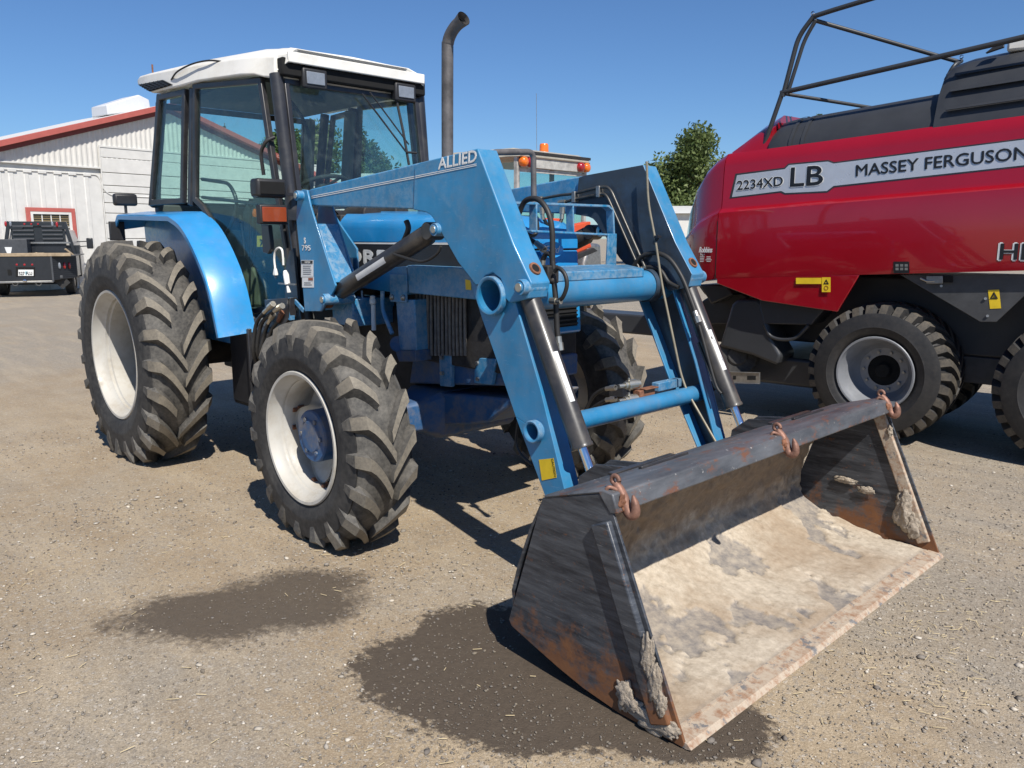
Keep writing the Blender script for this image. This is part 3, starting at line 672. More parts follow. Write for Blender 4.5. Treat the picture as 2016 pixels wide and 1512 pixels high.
# mains plug on a white lead
C0 = Y(-.74)
co_ = MB().tube(curve([C0(542, 530), C0(540, 510), C0(542, 494), C0(549, 488), C0(555, 492), C0(557, 505), C0(558, 522)], 6), .0075, 8).build('heater_lead', 'cord_white', tractor, smooth=60)
MB().loft([[C0(542, 530)+V((a*s, b*s, dz)) for a, b in ((-.016, -.012), (.016, -.012), (.016, .012), (-.016, .012))] for dz, s in ((0.005, .6), (-.03, 1), (-.042, 1))]).build('plug', 'cord_white', co_, bevel=.003)
for dx in (-.008, .008): MB().box(C0(542, 530)+V((dx, 0, -.052)), (.002, .006, .02)).build('prong', 'chrome', co_)
MB().tube([C0(561, 533), C0(563, 541), C0(566, 560)], [.012, .020, .019], 10).tube([C0(567, 563), C0(569, 576)], [.012, .014], 8).build('socket', 'cord_white', co_, smooth=50)
MB().bar(C0(549, 558), C0(582, 560), .012, .01).build('clip', 'steel_grey', tractor)
# quick couplers and hoses behind the front wheel
H0 = Y(-.80)
MB().prism([Y(-.78)(520, 590), Y(-.78)(571, 586), Y(-.78)(570, 625), Y(-.78)(560, 640), Y(-.78)(524, 632)], (0, .05, 0)).build('coupler_block', 'frame_black', tractor, bevel=.004)
MB().bar(Y(-.76)(574, 586), Y(-.76)(574, 630), .04, .02).build('bracket', 'loader_blue', tractor, bevel=.003)
MB().bar(Y(-.74)(580, 592), Y(-.74)(598, 612), .012, .03).build('bracket', 'loader_blue', tractor, bevel=.003)
for k, (a, b, c, d, zt) in enumerate((((538, 598), (520, 615), (504, 640), (500, 700), 0), ((556, 602), (540, 612), (514, 640), (508, 700), .02), ((538, 618), (528, 636), (520, 660), (514, 705), .03), ((556, 615), (548, 632), (535, 650), (525, 690), .05))):
    q = [Y(-.84+zt)(*t) for t in (a, b, c, d)]
    ho = MB().tube(curve([q[1], q[2], q[3], q[3]+V((-.15, .2, -.2))], 6), .0135, 10).build('hose', 'hose_rubber', tractor, smooth=60)
    MB().tube([q[0], q[0].lerp(q[1], .45)], .021, 8).tube([q[0].lerp(q[1], .45), q[1]], .015, 10).build('fitting', 'fitting_zinc' if k < 3 else 'rusty', ho, smooth=30)
# ================================================================== loader
YO, YI = -.725, -.595
K = Y(YO)
knee = [(940, 292), (1010, 480), (1046, 557), (1040, 588), (1024, 592), (1003, 597), (995, 588), (993, 570), (985, 549), (970, 537), (955, 543), (949, 554), (943, 561), (936, 562), (924, 546), (901, 516), (853, 431), (847, 423), (838, 418), (813, 413), (816, 325), (826, 320)]
kp = [K(*q) for q in knee]
both(lambda: MB().prism(kp, (0, .13, 0)), 'loader_knee', 'loader_blue', bevel=.006)
Kb = Y(YO+.010)
beam = [Kb(*q) for q in ((598, 378), (612, 372), (818, 324), (818, 413), (613, 405), (598, 398))]
beam[3] = beam[3]+V((.05, 0, 0)); beam[2] = beam[2]+V((.05, 0, .01))
both(lambda: MB().prism(beam, (0, .108, 0)), 'loader_beam', 'loader_blue', bevel=.008)
# lower leg: channel, web outside, flanges turned in
Kl = Y(-.705)
Lb = [Kl(*q) for q in ((925, 552), (949, 628), (976, 705), (1015, 821), (1073, 977))]; Lf = [Kl(*q) for q in ((1005, 560), (1021, 618), (1038, 676), (1064, 767), (1112, 966))]
end_b = Lb[-1]+(Lb[-1]-Lb[-2]).normalized()*.36; end_f = Lf[-1]+(Lf[-1]-Lf[-2]).normalized()*.28
Lb.append(end_b); Lf.append(end_f)
rc = K(969, 582); rc2 = K(1052, 849)
topb = Kl(955, 525)
web = keyhole([topb]+Lb+Lf[::-1], circle(V((rc.x, -.705, rc.z)), .083, (1, 0, 0), (0, 0, 1)))
web = keyhole(web, circle(V((rc2.x, -.705, rc2.z)), .043, (1, 0, 0), (0, 0, 1), 20))
def leg():
    m = MB().prism(web, (0, .012, 0))
    for P, s in ((Lb, 1), (Lf, -1)):
        q = [p+V((s*.006, .006, 0)) for p in P]
        w_ = .10
        m.loft([[p+V((-.006, 0, 0)), p+V((.006, 0, 0)), p+V((.006, w_, 0)), p+V((-.006, w_, 0))] for p in q])
    return m
both(leg, 'loader_leg', 'loader_blue', bevel=.003)
# dark inner face of the far arm
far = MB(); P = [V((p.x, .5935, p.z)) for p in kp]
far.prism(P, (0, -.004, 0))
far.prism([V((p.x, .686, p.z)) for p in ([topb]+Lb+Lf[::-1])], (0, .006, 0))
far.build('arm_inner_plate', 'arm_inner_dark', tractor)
# torque tubes with open flanged ends
def tube_ring(c, ro, ri, name):
    t = MB()
    L = .745
    t.rev([(-L, ri), (-L-.004, ri+.006), (-L-.004, ro-.004), (-L, ro), (-L+.03, ro), (-L+.03, ro-.006), (L-.03, ro-.006), (L-.03, ro), (L, ro), (L+.004, ro-.004), (L+.004, ri+.006), (L, ri), (L-.4, ri), (-L+.4, ri)], (c.x, 0, c.z), (0, 1, 0), 44, closed=True)
    return t.build(name, 'loader_blue', tractor, smooth=40)
t1 = tube_ring(rc, .096, .078, 'torque_tube'); t2 = tube_ring(rc2, .055, .041, 'cross_tube')
for c_, r_ in ((rc, .0775), (rc2, .0405)):
    for s in (-1, 1): MB().cyl((c_.x, s*.40, c_.z), (c_.x, s*.42, c_.z), r_, seg=28).build('tube_plug', 'engine_dark', t1)
for y0, y1 in ((.50, .58),):
    MB().rev([(y0, .094), (y0, .0975), (y1, .0975), (y1, .094)], (rc.x, 0, rc.z), (0, 1, 0), 40).build('tube_end', 'arm_inner_dark', t1)
# cover channel on the tube
cv = [X(rc.x+.07)(1088, 556), X(rc.x+.07)(1088, 534)]
MB().prism([V((rc.x-.07, -.50, rc.z+.07)), V((rc.x+.075, -.50, rc.z+.055)), V((rc.x+.075, -.50, rc.z+.105)), V((rc.x-.05, -.50, rc.z+.125)), V((rc.x-.07, -.50, rc.z+.12))], (0, .90, 0)).build('tube_cover', 'loader_blue', tractor, bevel=.006)
for y in (-.50, .40):
    MB().box2((rc.x-.05, y-.006, rc.z+.03), (rc.x+.05, y+.006, rc.z+.07)).build('cover_bracket', 'loader_blue', tractor)
# mast
Km = Y(-.745)
mast = [Km(*q) for q in ((595, 373), (604, 374), (611, 406), (626, 455), (660, 562), (657, 572), (645, 592), (632, 613), (600, 613), (592, 520), (583, 432), (585, 392), (589, 378))]
both(lambda: MB().prism(mast, (0, .014, 0)), 'mast_plate', 'loader_blue', bevel=.003)
both(lambda: MB().prism([p+V((0, .155, 0)) for p in mast], (0, .014, 0)), 'mast_plate', 'loader_blue', bevel=.003)
both(lambda: MB().prism([Y(-.735)(626, 440), Y(-.735)(660, 556), Y(-.735)(650, 560), Y(-.735)(618, 452)], (0, .14, 0)), 'mast_web', 'loader_blue', bevel=.003)
Kn = Y(-.465)
both(lambda: MB().prism([Kn(634, 402), Kn(648, 408), Kn(668, 440), Kn(702, 490), Kn(704, 527), Kn(688, 575), Kn(640, 612), Kn(625, 560)], (0, .014, 0)), 'mast_gusset', 'loader_blue', bevel=.003)
both(lambda: MB().box2((2.0, -.58, 1.18), (2.25, -.25, 1.36)), 'mast_foot', 'loader_blue', bevel=.01)
def pin(px, py, yp, r, ln, ring=True, mir=True):
    c = Y(yp)(px, py)
    def f(): return MB().rev([(-.004, .001), (-.004, r*.62), (0, r*.66), (.010, r*.66)], c, (0, 1, 0), 24).rev([(.004, r*.68), (0.002, r*.95), (.008, r), (ln, r), (ln, .01)], c, (0, 1, 0), 24)
    m = f(); m.build('pin_boss', 'loader_blue', tractor, smooth=40)
    if mir: m.mirror().build('pin_boss', 'loader_blue', tractor, smooth=40)
    cp = MB().cyl(c+V((0, -.006, 0)), c+V((0, .006, 0)), r*.55, seg=20)
    cp.build('pin', 'fitting_zinc', tractor, bevel=.002)
    return c
pin(582, 385, -.79, .032, .22); pin(634, 590, -.79, .036, .22); c_up = pin(853, 452, -.752, .034, .16); c_bk = pin(1021, 566, -.765, .038, .165)
# lift cylinders
a = Y(-.66)(640, 592); b = Y(-.66)(853, 455)
def lift(s):
    A, B = (a, b) if s < 0 else (my(a), my(b)); d = (B-A).normalized()
    o = MB().rev([(.10, .001), (.10, .040), (.11, .054), (.13, .056), ((B-A).length-.055, .056), ((B-A).length-.035, .045), ((B-A).length-.0, .03)], A, d, 32).build('lift_cylinder', 'cylinder_black', tractor, smooth=40)
    MB().cyl(A-d*.02, A+d*.13, .03).build('rod', 'chrome', o)
    MB().cyl(A+V((0, -.04, 0)), A+V((0, .04, 0)), .05).build('rod_eye', 'rusty', o, bevel=.004)
    MB().cyl(B+V((0, -.05, 0)), B+V((0, .05, 0)), .048).build('barrel_eye', 'cylinder_black', o, bevel=.004)
    if s < 0:
        n = (CAM-(A+B)/2).normalized(); u = d.cross(n).normalized(); n = u.cross(d).normalized()
        vs = []
        for t in (.40, .66):
            for ang in (-.1, .12, .34, .56): vs.append(A.lerp(B, t)+(n*math.cos(ang)-u*math.sin(ang))*.0567)
        MB().add(vs, [(0, 1, 5, 4), (1, 2, 6, 5), (2, 3, 7, 6)]).build('label', 'decal_white', o)
    return o
lc = lift(-1); lift(1)
# dump cylinders
ba = Y(-.66)(1034, 560); bb = Y(-.66)(1147, 882); br = Y(-.66)(1166, 950)
def dump(s):
    A, B, C = [p if s < 0 else my(p) for p in (ba, bb, br)]; d = (B-A).normalized(); L = (B-A).length
    o = MB().rev([(.04, .001), (.04, .034), (.055, .050), (L-.02, .050), (L-.015, .054), (L, .054), (L, .02)], A, d, 32).build('dump_cylinder', 'cylinder_black', tractor, smooth=40)
    MB().cyl(B-d*.02, B+d*.27, .0225, seg=20).build('rod', 'chrome', o)
    MB().box(A+d*.025, (.07, .07, .09)).build('barrel_eye', 'frame_black', o, bevel=.01)
    n = (CAM-(A+B)/2).normalized(); u = d.cross(n).normalized(); n = u.cross(d).normalized(); vs = []
    for t in (.44, .50, .56, .62, .68, .74):
        for ang in (-.35, -.62, -.90): vs.append(A.lerp(B, t)+(n*math.cos(ang+random.uniform(-.04, .04))+u*math.sin(-ang)*-1)*.0508)
    fs = [(i*3+k, i*3+k+1, i*3+k+4, i*3+k+3) for i in range(5) for k in range(2)]
    MB().add(vs, fs).build('label', 'decal_white', o)
    # steel oil pipe clipped along the barrel
    sd = V((0, 1, 0)) if s < 0 else V((0, -1, 0))
    off = sd*.055+V((.02, 0, .02))
    if s > 0:
        off = V((-.045, -.035, -.01))
        MB().tube(fillet([A+d*.42+off, A+d*.62+off, A+d*(L-.12)+off, A+d*(L-.10)+off*.5], .03), .008, 8).build('oil_pipe', 'frame_black', o)
    return o
dump(-1); dump(1)
# front plate pin hole: dark stub
fd = (kp[2]-kp[1]).normalized(); fnm = V((-fd.z, 0, fd.x)); fnm = fnm if fnm.x > 0 else -fnm
for s_ in (-1, 1):
    hc = kp[2]-fd*.075; hc = V((hc.x, s_*.66, hc.z)); MB().cyl(hc, hc+fnm*.0075, .022, seg=20).build('pin_hole', 'black_void', tractor); MB().rev([(.0, .021), (.009, .022), (.009, .032), (0, .034)], hc, fnm, 24).build('hole_rim', 'rusty', tractor)
# ---- valve guard in front of the hood
gx = 3.50; G = X(gx)
g = MB(); pth = [G(985, 399), G(1080, 402), G(1192, 406), G(1201, 414), G(1203, 462), G(1205, 522)]
for p, q in zip(pth, pth[1:]):
    g.bar(p, q, .014, .055, (1, 0, 0)) if False else g.bar(p, q, .055, .014, (0, -(q-p).z, (q-p).y) if True else (0, 0, 1))
for (p0, p1) in (((1040, 455), (1190, 462)), ((1050, 402), (1050, 457)), ((1122, 404), (1123, 459))):
    p, q = G(*p0), G(*p1); g.bar(p, q, .055, .012, (0, -(q-p).z, (q-p).y))
g.prism([G(1190, 460)+V((.03, 0, 0)), G(1207, 460)+V((.03, 0, 0)), G(1206, 524)+V((.03, 0, 0)), G(1187, 524)+V((.03, 0, 0))], (-.012, 0, 0))
g.build('valve_guard', 'loader_blue', tractor, bevel=.003)
MB().prism([V((gx-.02, -.45, 1.55)), V((gx-.02, .47, 1.55)), V((gx-.02, .47, 1.585)), V((gx-.02, -.45, 1.585))], (.06, 0, 0)).build('guard_foot', 'loader_blue', tractor, bevel=.004)
# upright hoop beside the hood
H1 = X(3.0)
MB().tube(fillet([H1(967, 345), H1(967, 300), H1(1050, 299), H1(1051, 400)], .05), .019, 12).build('hose_hoop', 'exhaust_pipe', tractor, smooth=60)
# steel oil lines on the inner face of the far arm
F5 = Y(.565)
for pts in (((1061, 392), (1105, 384), (1128, 382), (1178, 369), (1196, 368), (1204, 377), (1267, 520), (1272, 532)), ((1107, 399), (1130, 393), (1178, 383), (1190, 381), (1197, 390), (1257, 526), (1262, 536))):
    ln = MB().tube(fillet([F5(*q) for q in pts], .03), .0095, 8).build('oil_line', 'pipe_dark', tractor, smooth=60)
    MB().tube([F5(*pts[0])+V((-.03, 0, 0)), F5(*pts[0])+V((.03, 0, .004))], .016, 8).build('fitting', 'fitting_zinc', ln)
for q in ((1131, 385), (1179, 374)): MB().box(F5(*q)+V((0, .01, -.01)), (.03, .05, .07)).build('line_clip', 'steel_grey', tractor, bevel=.004)
# level indicator rod on the far arm
Fi = Y(.54)
MB().tube(fillet([Fi(*q) for q in ((1273, 318), (1276, 400), (1290, 470), (1303, 560), (1340, 735), (1352, 770), (1412, 875))], .08), .0075, 8).build('level_rod', 'rod_tan', tractor, smooth=60)
MB().box(Fi(1295, 466), (.03, .03, .014)).bar(Fi(1287, 480), Fi(1297, 464), .014, .014).build('rod_guide', 'frame_black', tractor)
# rubber hoses at the near knee
def hose(pts, pl, r=.0125, nm='hose', fit=()):
    P = [pl[i](*q) if isinstance(pl, list) else pl(*q) for i, q in enumerate(pts)]
    h = MB().tube(curve(P, 7), r, 10).build(nm, 'hose_rubber', tractor, smooth=60)
    for i in fit:
        j = i+1 if i == 0 else i-1; e = P[i]+(P[j]-P[i]).normalized()*.07
        MB().tube([P[i], P[i].lerp(e, .55)], r*1.55, 8).tube([P[i].lerp(e, .5), e], r*1.25, 10).build('fitting', 'fitting_zinc', h, smooth=30)
    return h
N1 = Y(-.50); N2 = Y(-.52)
hose([(1022, 420), (1034, 396), (1058, 392), (1078, 415), (1087, 455), (1088, 520), (1094, 590), (1097, 650), (1102, 690)], Y(-.50), .014, fit=(8,))
hose([(1030, 458), (1042, 470), (1060, 482), (1072, 492)], Y(-.45), .012, fit=(3,))
hose([(1066, 540), (1068, 515), (1076, 500), (1086, 505), (1090, 530)], Y(-.50), .013, fit=(0,))
hose([(1092, 535), (1100, 528), (1112, 540), (1116, 562), (1108, 585), (1096, 593), (1084, 592)], Y(-.52), .0105, fit=(6,))
hose([(1048, 408), (1056, 430), (1058, 452), (1050, 464), (1035, 460), (1022, 452)], X(3.45), .011)
MB().box(Y(-.50)(1080, 540), (.07, .08, .09)).cyl(Y(-.50)(1074, 545), Y(-.46)(1066, 550), .02).cyl(Y(-.52)(1084, 548), Y(-.50)(1090, 556), .018).build('valve_block', 'engine_dark', tractor, bevel=.008)
hose([(1066, 408), (1068, 425), (1082, 450), (1092, 470)], X(3.35), .010, fit=(0,))
hose([(1107, 408), (1106, 430), (1098, 450), (1094, 470)], X(3.3), .011, fit=(0,))
# hoses at the far knee
hose([(1247, 525), (1262, 506), (1290, 498), (1318, 510), (1342, 545), (1360, 590), (1376, 635)], Y(.56), .0135, fit=(6,))
hose([(1256, 534), (1276, 526), (1300, 532), (1316, 555), (1336, 566)], Y(.56), .0125, fit=(0,))
hose([(1376, 640), (1385, 672), (1398, 720), (1410, 760), (1420, 775)], Y(.60), .009)
# lead hanging behind the near leg
hose([(1020, 830), (1016, 870), (1026, 895), (1048, 915)], Y(-.60), .008)
hose([(1152, 810), (1168, 780), (1190, 766), (1212, 763)], Y(.10), .011, fit=(3,))
hose([(1155, 815), (1172, 800), (1196, 787), (1212, 785)], Y(.08), .011, fit=(3,))
# quick couplers on the lower cross tube
for yy, q in ((.12, (1238, 758)), (.10, (1238, 787))):
    p = Y(yy)(*q); cp = MB().rev([(-.07, .001), (-.07, .012), (-.03, .012), (-.03, .020), (-.01, .020), (-.01, .029), (.05, .029), (.05, .024), (.07, .024), (.07, .001)], p, (.25, .97, .02), 20).build('coupler', 'fitting_zinc', tractor, smooth=30)
    MB().cyl(p+V((0, .0, .028)), p+V((0, 0, .04)), .007).build('button', 'fitting_zinc', cp)
p = Y(.22)(1268, 774); MB().box(p, (.05, .14, .05)).box(p+V((.02, .02, .03)), (.05, .12, .008)).build('coupler_bracket', 'rusty', tractor, bevel=.004)
MB().bar(Y(.60)(1335, 752), Y(.34)(1290, 762), .05, .05).build('support_arm', 'loader_blue', tractor, bevel=.004)
MB().bar(Y(.53)(1275, 770), Y(.40)(1300, 765), .03, .02).build('support_arm', 'rusty', tractor, bevel=.004)
# brown guard dish on the bolster end
MB().loft([[V((3.42+dx, y*k2-.08, z)) for y, z in ((-.20, .94), (.20, .94), (.16, 1.02), (-.16, 1.02))] for dx, k2 in ((0, 1), (.08, .9))]).build('bumper_plate', 'rusty', tractor, bevel=.01)
MB().box2((3.30, -.22, .86), (3.44, .16, .93)).build('tow_block', 'loader_blue', tractor, bevel=.01)
MB().box2((3.40, -.14, 1.14), (3.46, .06, 1.28)).build('weight_bracket', 'steel_grey', tractor, bevel=.01)
# small parts beside the engine
E0 = Y(-.48)
MB().tube(fillet([E0(753, 573), E0(753, 610), E0(772, 657)], .05), .014, 10).build('drain_pipe', 'loader_blue', tractor, smooth=60)
MB().cyl(E0(736, 650), E0(735, 600), .015).build('filter_pipe', 'decal_white', tractor)
MB().rev([(0, .012), (.01, .022), (.03, .022), (.04, .016), (.055, .018), (.06, .001)], E0(734, 600), (0, 0, 1), 14).build('filler_cap', 'decal_white', tractor)
MB().cyl(E0(716, 620), E0(712, 572), .007).build('breather_pipe', 'loader_blue', tractor)
for k in range(5):
    MB().tube(curve([Y(-.42)(665+k*8, 590+random.uniform(0, 10)), Y(-.45)(690+k*6, 612), Y(-.40)(705+k*7, 640)], 5), .006, 6).build('engine_wire', 'hose_rubber' if k % 2 else 'steel_grey', tractor)
hose([(800, 435), (804, 450), (796, 472), (785, 490), (775, 500)], Y(-.62), .016)
hose([(775, 500), (790, 505), (830, 515), (858, 502), (868, 485)], Y(-.72), .008)
# lettering and pinstripes on the near arm
Kt = Y(YO-.0015)
o0 = Kt(863, 333.5); rdir = (Kt(932, 319)-Kt(863, 333.5))
text('arm_letters', 'ALLIED', .080, o0, rdir, (0, 0, 1), 'decal_white', tractor, bold=.0022, shear=.12, width=.30)
Kq = Y(YO+.0085)
for dz in (0, 3.4):
    MB().prism([Kq(613, 386+dz), Kq(818, 346+dz), Kq(818, 347.5+dz), Kq(613, 387.4+dz)], (0, -.001, 0)).build('pinstripe', 'decal_white', tractor)
    MB().prism([Kt(818, 346+dz), Kt(938, 322+dz*.9), Kt(938, 323.4+dz*.9), Kt(818, 347.5+dz)], (0, -.001, 0)).build('pinstripe', 'decal_white', tractor)
Kz = Y(-.7465)
text('mast_letter', 'S', .050, Kz(599, 479), (1, 0, 0), (0, 0, 1), 'decal_white', tractor, bold=.003)
text('mast_number', '795', .048, Kz(595, 493), (1, 0, 0), (0, 0, 1), 'decal_white', tractor, bold=.001, width=.105)
def sticker(fn, x0, y0, x1, y1, name='caution_label', head=True):
    s = MB().prism(quad(fn, x0, y0, x1, y1), (0, -.001, 0)).build(name, 'decal_white', tractor)
    up_ = lambda a, b: fn(a, b)+V((0, -.002, 0))
    if head:
        MB().prism(quad(up_, x0+1, y0+1, x1-1, y0+7), (0, -.001, 0)).build('label_head', 'decal_black', s)
        f2 = up_(x0+8, y0+6)+V((0, -.002, 0)); text('label_word', 'CAUTION', .018, f2, (1, 0, 0), (0, 0, 1), 'decal_white', s, width=.065)
    for k in range(int((y1-y0-12)/4)):
        y = y0+11+k*4
        MB().prism(quad(up_, x0+4, y, x1-3-random.uniform(0, 5), y+1.1), (0, -.0006, 0)).build('label_line', 'cab_grey', s)
    return s
sticker(Kz, 593, 512, 617, 546); sl2 = sticker(Kz, 595, 545, 618, 566, head=False)
MB().prism(quad(Y(-.749), 607, 547, 616, 552), (0, -.0006, 0)).build('label_line', 'lens_amber_dark', sl2)
sticker(Y(-.472), 677, 508, 695, 543, 'info_label', False)
yl = MB().prism([Y(-.7065)(1061, 905), Y(-.7065)(1090, 902), Y(-.7065)(1096, 940), Y(-.7065)(1067, 946)], (0, -.001, 0)).build('caution_label', 'decal_yellow', tractor)
text('label_word', 'CAUTION', .02, Y(-.709)(1085, 903), Y(-.709)(1091, 936)-Y(-.709)(1085, 903), (1, 0, .3), 'decal_black', yl, width=.085)

# ================================================================== bucket
def bucket_mats():
    b = NB('bucket_paint')
    x, y, z = b.xyz()
    streak = b.noise(7, 7, .7, stretch=(.6, 1, 5))
    base = b.mix(b.ramp(streak, (.35, 0.), (.70, 1.)), (.020, .023, .030), (.10, .108, .122))
    scr = b.ramp(b.noise(30, 4, .7, stretch=(.35, 1, 4)), (.62, 0.), (.68, .5)); base = b.mix(scr, base, (.22, .22, .225))
    rust = b.mix(b.noise(14, 6, .7), (.10, .040, .022), (.26, .115, .045))
    low = b.math('SUBTRACT', .36, z)
    rm = b.ramp(b.math('ADD', b.math('MULTIPLY', low, 1.5), b.math('MULTIPLY', b.math('SUBTRACT', b.noise(5, 8, .72), .5), 1.5)), (.22, 0.), (.42, 1.))
    ed = b.ramp(b.noise(26, 6, .75), (.60, 0.), (.68, 1.))
    f = b.math('MAXIMUM', rm, b.math('MULTIPLY', ed, .8))
    b.set(Base_Color=b.mix(f, base, rust), Roughness=b.math('ADD', .38, b.math('MULTIPLY', f, .42)), Metallic=.15); b.bump(b.noise(40, 6, .7), .22, .006)
    b = NB('bucket_top')
    base = b.mix(b.ramp(b.noise(9, 8, .7, stretch=(1, .25, 1)), (.32, 0.), (.72, 1.)), (.055, .058, .065), (.17, .175, .185))
    f = b.ramp(b.noise(15, 7, .75, stretch=(1, .5, 1)), (.54, 0.), (.64, 1.)); h = b.ramp(b.noise(30, 5, .7), (.64, 0.), (.70, 1.))
    col = b.mix(f, base, (.19, .085, .05)); col = b.mix(h, col, (.45, .43, .40))
    b.set(Base_Color=col, Roughness=.46, Metallic=.25); b.bump(b.noise(50, 5), .15, .004)
    b = NB('bucket_mud')
    n1 = b.noise(5, 10, .72); n2 = b.noise(28, 8, .7)
    mud = b.mix(b.ramp(n2, (.3, 0.), (.7, 1.)), (.32, .265, .20), (.56, .485, .385))
    mud = b.mix(b.ramp(b.noise(2.2, 5, .6), (.42, 0.), (.62, .55)), mud, (.25, .165, .095))
    zb_ = b.math('ADD', b.math('MULTIPLY', b.math('SUBTRACT', b.xyz()[2], .20), 3.0), b.math('MULTIPLY', b.math('SUBTRACT', b.noise(6, 5, .7), .5), 1.6))
    mud = b.mix(b.ramp(zb_, (.0, 0.), (.45, .85)), mud, b.mix(n2, (.12, .080, .048), (.27, .195, .125)))
    bare = b.mix(b.ramp(b.noise(18, 6, .7), (.35, 0.), (.65, 1.)), (.13, .125, .13), (.36, .31, .25))
    at_ = b.n.new('ShaderNodeAttribute'); at_.attribute_name = 'crust'; f = b.ramp(at_.outputs['Fac'], (.15, .85), (.75, 0.))
    b.set(Base_Color=b.mix(f, mud, bare), Roughness=.92); b.bump(b.math('ADD', b.math('MULTIPLY', n2, .6), b.math('MULTIPLY', b.noise(90, 5), .3)), .55, .014)
    b = NB('bucket_edge')
    f = b.ramp(b.noise(24, 6, .75), (.34, 0.), (.56, 1.)); g = b.ramp(b.noise(15, 6, .75), (.56, 0.), (.62, 1.))
    col = b.mix(f, (.30, .165, .095), (.46, .38, .29)); col = b.mix(g, col, (.17, .165, .165))
    b.set(Base_Color=col, Roughness=.75, Metallic=.1); b.bump(b.noise(60, 5), .3, .004)
    b = NB('mud_clod')
    b.set(Base_Color=b.mix(b.noise(20, 8, .7), (.25, .20, .15), (.52, .45, .36)), Roughness=.95); b.bump(b.noise(45, 8, .7), .8, .02)
bucket_mats()
BW = 1.235
sideP = [(5.255, 0.004), (4.974, .006), (4.80, .030), (4.667, .062), (4.52, .105), (4.40, .142), (4.383, .165), (4.574, .745), (4.895, .838), (5.262, .022)]
shell = [(5.265, .006), (4.98, .008), (4.80, .031), (4.667, .064), (4.55, .105), (4.46, .15), (4.405, .22), (4.395, .30), (4.43, .42), (4.50, .60), (4.555, .71), (4.60, .755), (4.72, .792), (4.885, .84)]
bk = MB(); th = .012
sp = []
for i, (x, z) in enumerate(shell):
    a = V((*shell[max(i-1, 0)], 0)); c = V((*shell[min(i+1, len(shell)-1)], 0)); t = (c-a).normalized(); sp.append((x, z, t.y, -t.x))
# two rows: outer skin and inner skin
rows = [[V((x, y, z)) for x, z, nx, nz in sp]+[V((x-nx*th*(-1), y, z-nz*th*(-1))) for x, z, nx, nz in sp[::-1]] for y in (-BW+.006, BW-.006)]
def inward(sgn): return [[V((x, y, z)) for x, z, nx, nz in sp]+[V((x+sgn*nx*th, y, z+sgn*nz*th)) for x, z, nx, nz in sp[::-1]] for y in (-BW+.006, BW-.006)]
# pick the sign that thickens towards the mouth
sg_in = 1 if (sp[7][2] > 0) else -1
bk.loft(inward(sg_in))
bucket = bk.build('bucket', 'bucket_paint', tractor, smooth=30)
for s in (-1, 1):
    y0 = s*BW
    MB().prism([V((x, y0, z)) for x, z in sideP], (0, -s*.012, 0)).build('side_plate', 'bucket_paint', bucket, bevel=.002)
    # stiffener bars along the front edge, outside and inside
    fe0, fe1 = V((4.898, 0, .80)), V((5.225, 0, .06)); dd = (fe1-fe0).normalized(); nn_ = V((dd.z, 0, -dd.x)); nn_ = nn_ if nn_.x < 0 else -nn_
    q0, q1 = fe0+dd*.06, fe1-dd*.02
    MB().loft([[q+V((0, y0, 0)), q+nn_*.095+V((0, y0, 0)), q+nn_*.088+V((0, y0+s*.026, 0)), q+nn_*.006+V((0, y0+s*.026, 0))] for q in (q0, q1)]).build('edge_bar', 'bucket_paint', bucket, bevel=.006)
    MB().loft([[q+V((0, y0-s*.012, 0)), q+nn_*.075+V((0, y0-s*.012, 0)), q+nn_*.070+V((0, y0-s*.030, 0)), q+nn_*.004+V((0, y0-s*.030, 0))] for q in (q0-dd*.03, q1)]).build('edge_bar', 'bucket_edge' if s > 0 else 'bucket_paint', bucket, bevel=.005)
MB().prism([V((4.575, -BW-.004, .752)), V((4.598, -BW-.004, .764)), V((4.88, -BW-.004, .849)), V((4.925, -BW-.004, .842)), V((4.950, -BW-.004, .775)), V((4.915, -BW-.004, .765)), V((4.86, -BW-.004, .83)), V((4.60, -BW-.004, .75))], (0, 2*BW+.008, 0)).build('top_plate', 'bucket_top', bucket, bevel=.006)
for y in (-.66, .66):
    MB().box2((4.61, y-.22, .772), (4.64, y+.22, .784)).box((4.70, y+.05, .800), (.02, .34, .012), Matrix.Rotation(-.29, 3, 'Y')).build('wear_pad', 'frame_black', bucket, bevel=.003)
    for dy in (-.05, .05):
        MB().prism([V((4.50, y+dy, .66)), V((4.62, y+dy, .77)), V((4.40, y+dy, .74)), V((4.30, y+dy, .66)), V((4.24, y+dy, .16)), V((4.40, y+dy, .14)), V((4.40, y+dy, .30))], (0, .012, 0)).build('pin_bracket', 'bucket_paint', bucket, bevel=.003)
MB().prism([V((5.205, -BW+.004, .026)), V((5.272, -BW+.004, .024)), V((5.290, -BW+.004, .006)), V((5.27, -BW+.004, -.001)), V((5.205, -BW+.004, .002))], (0, 2*BW-.008, 0)).build('cutting_edge', 'bucket_edge', bucket, bevel=.002)
MB().bar((5.20, -BW+.03, .027), (5.20, BW-.03, .027), .012, .006).build('weld_bead', 'bucket_edge', bucket)
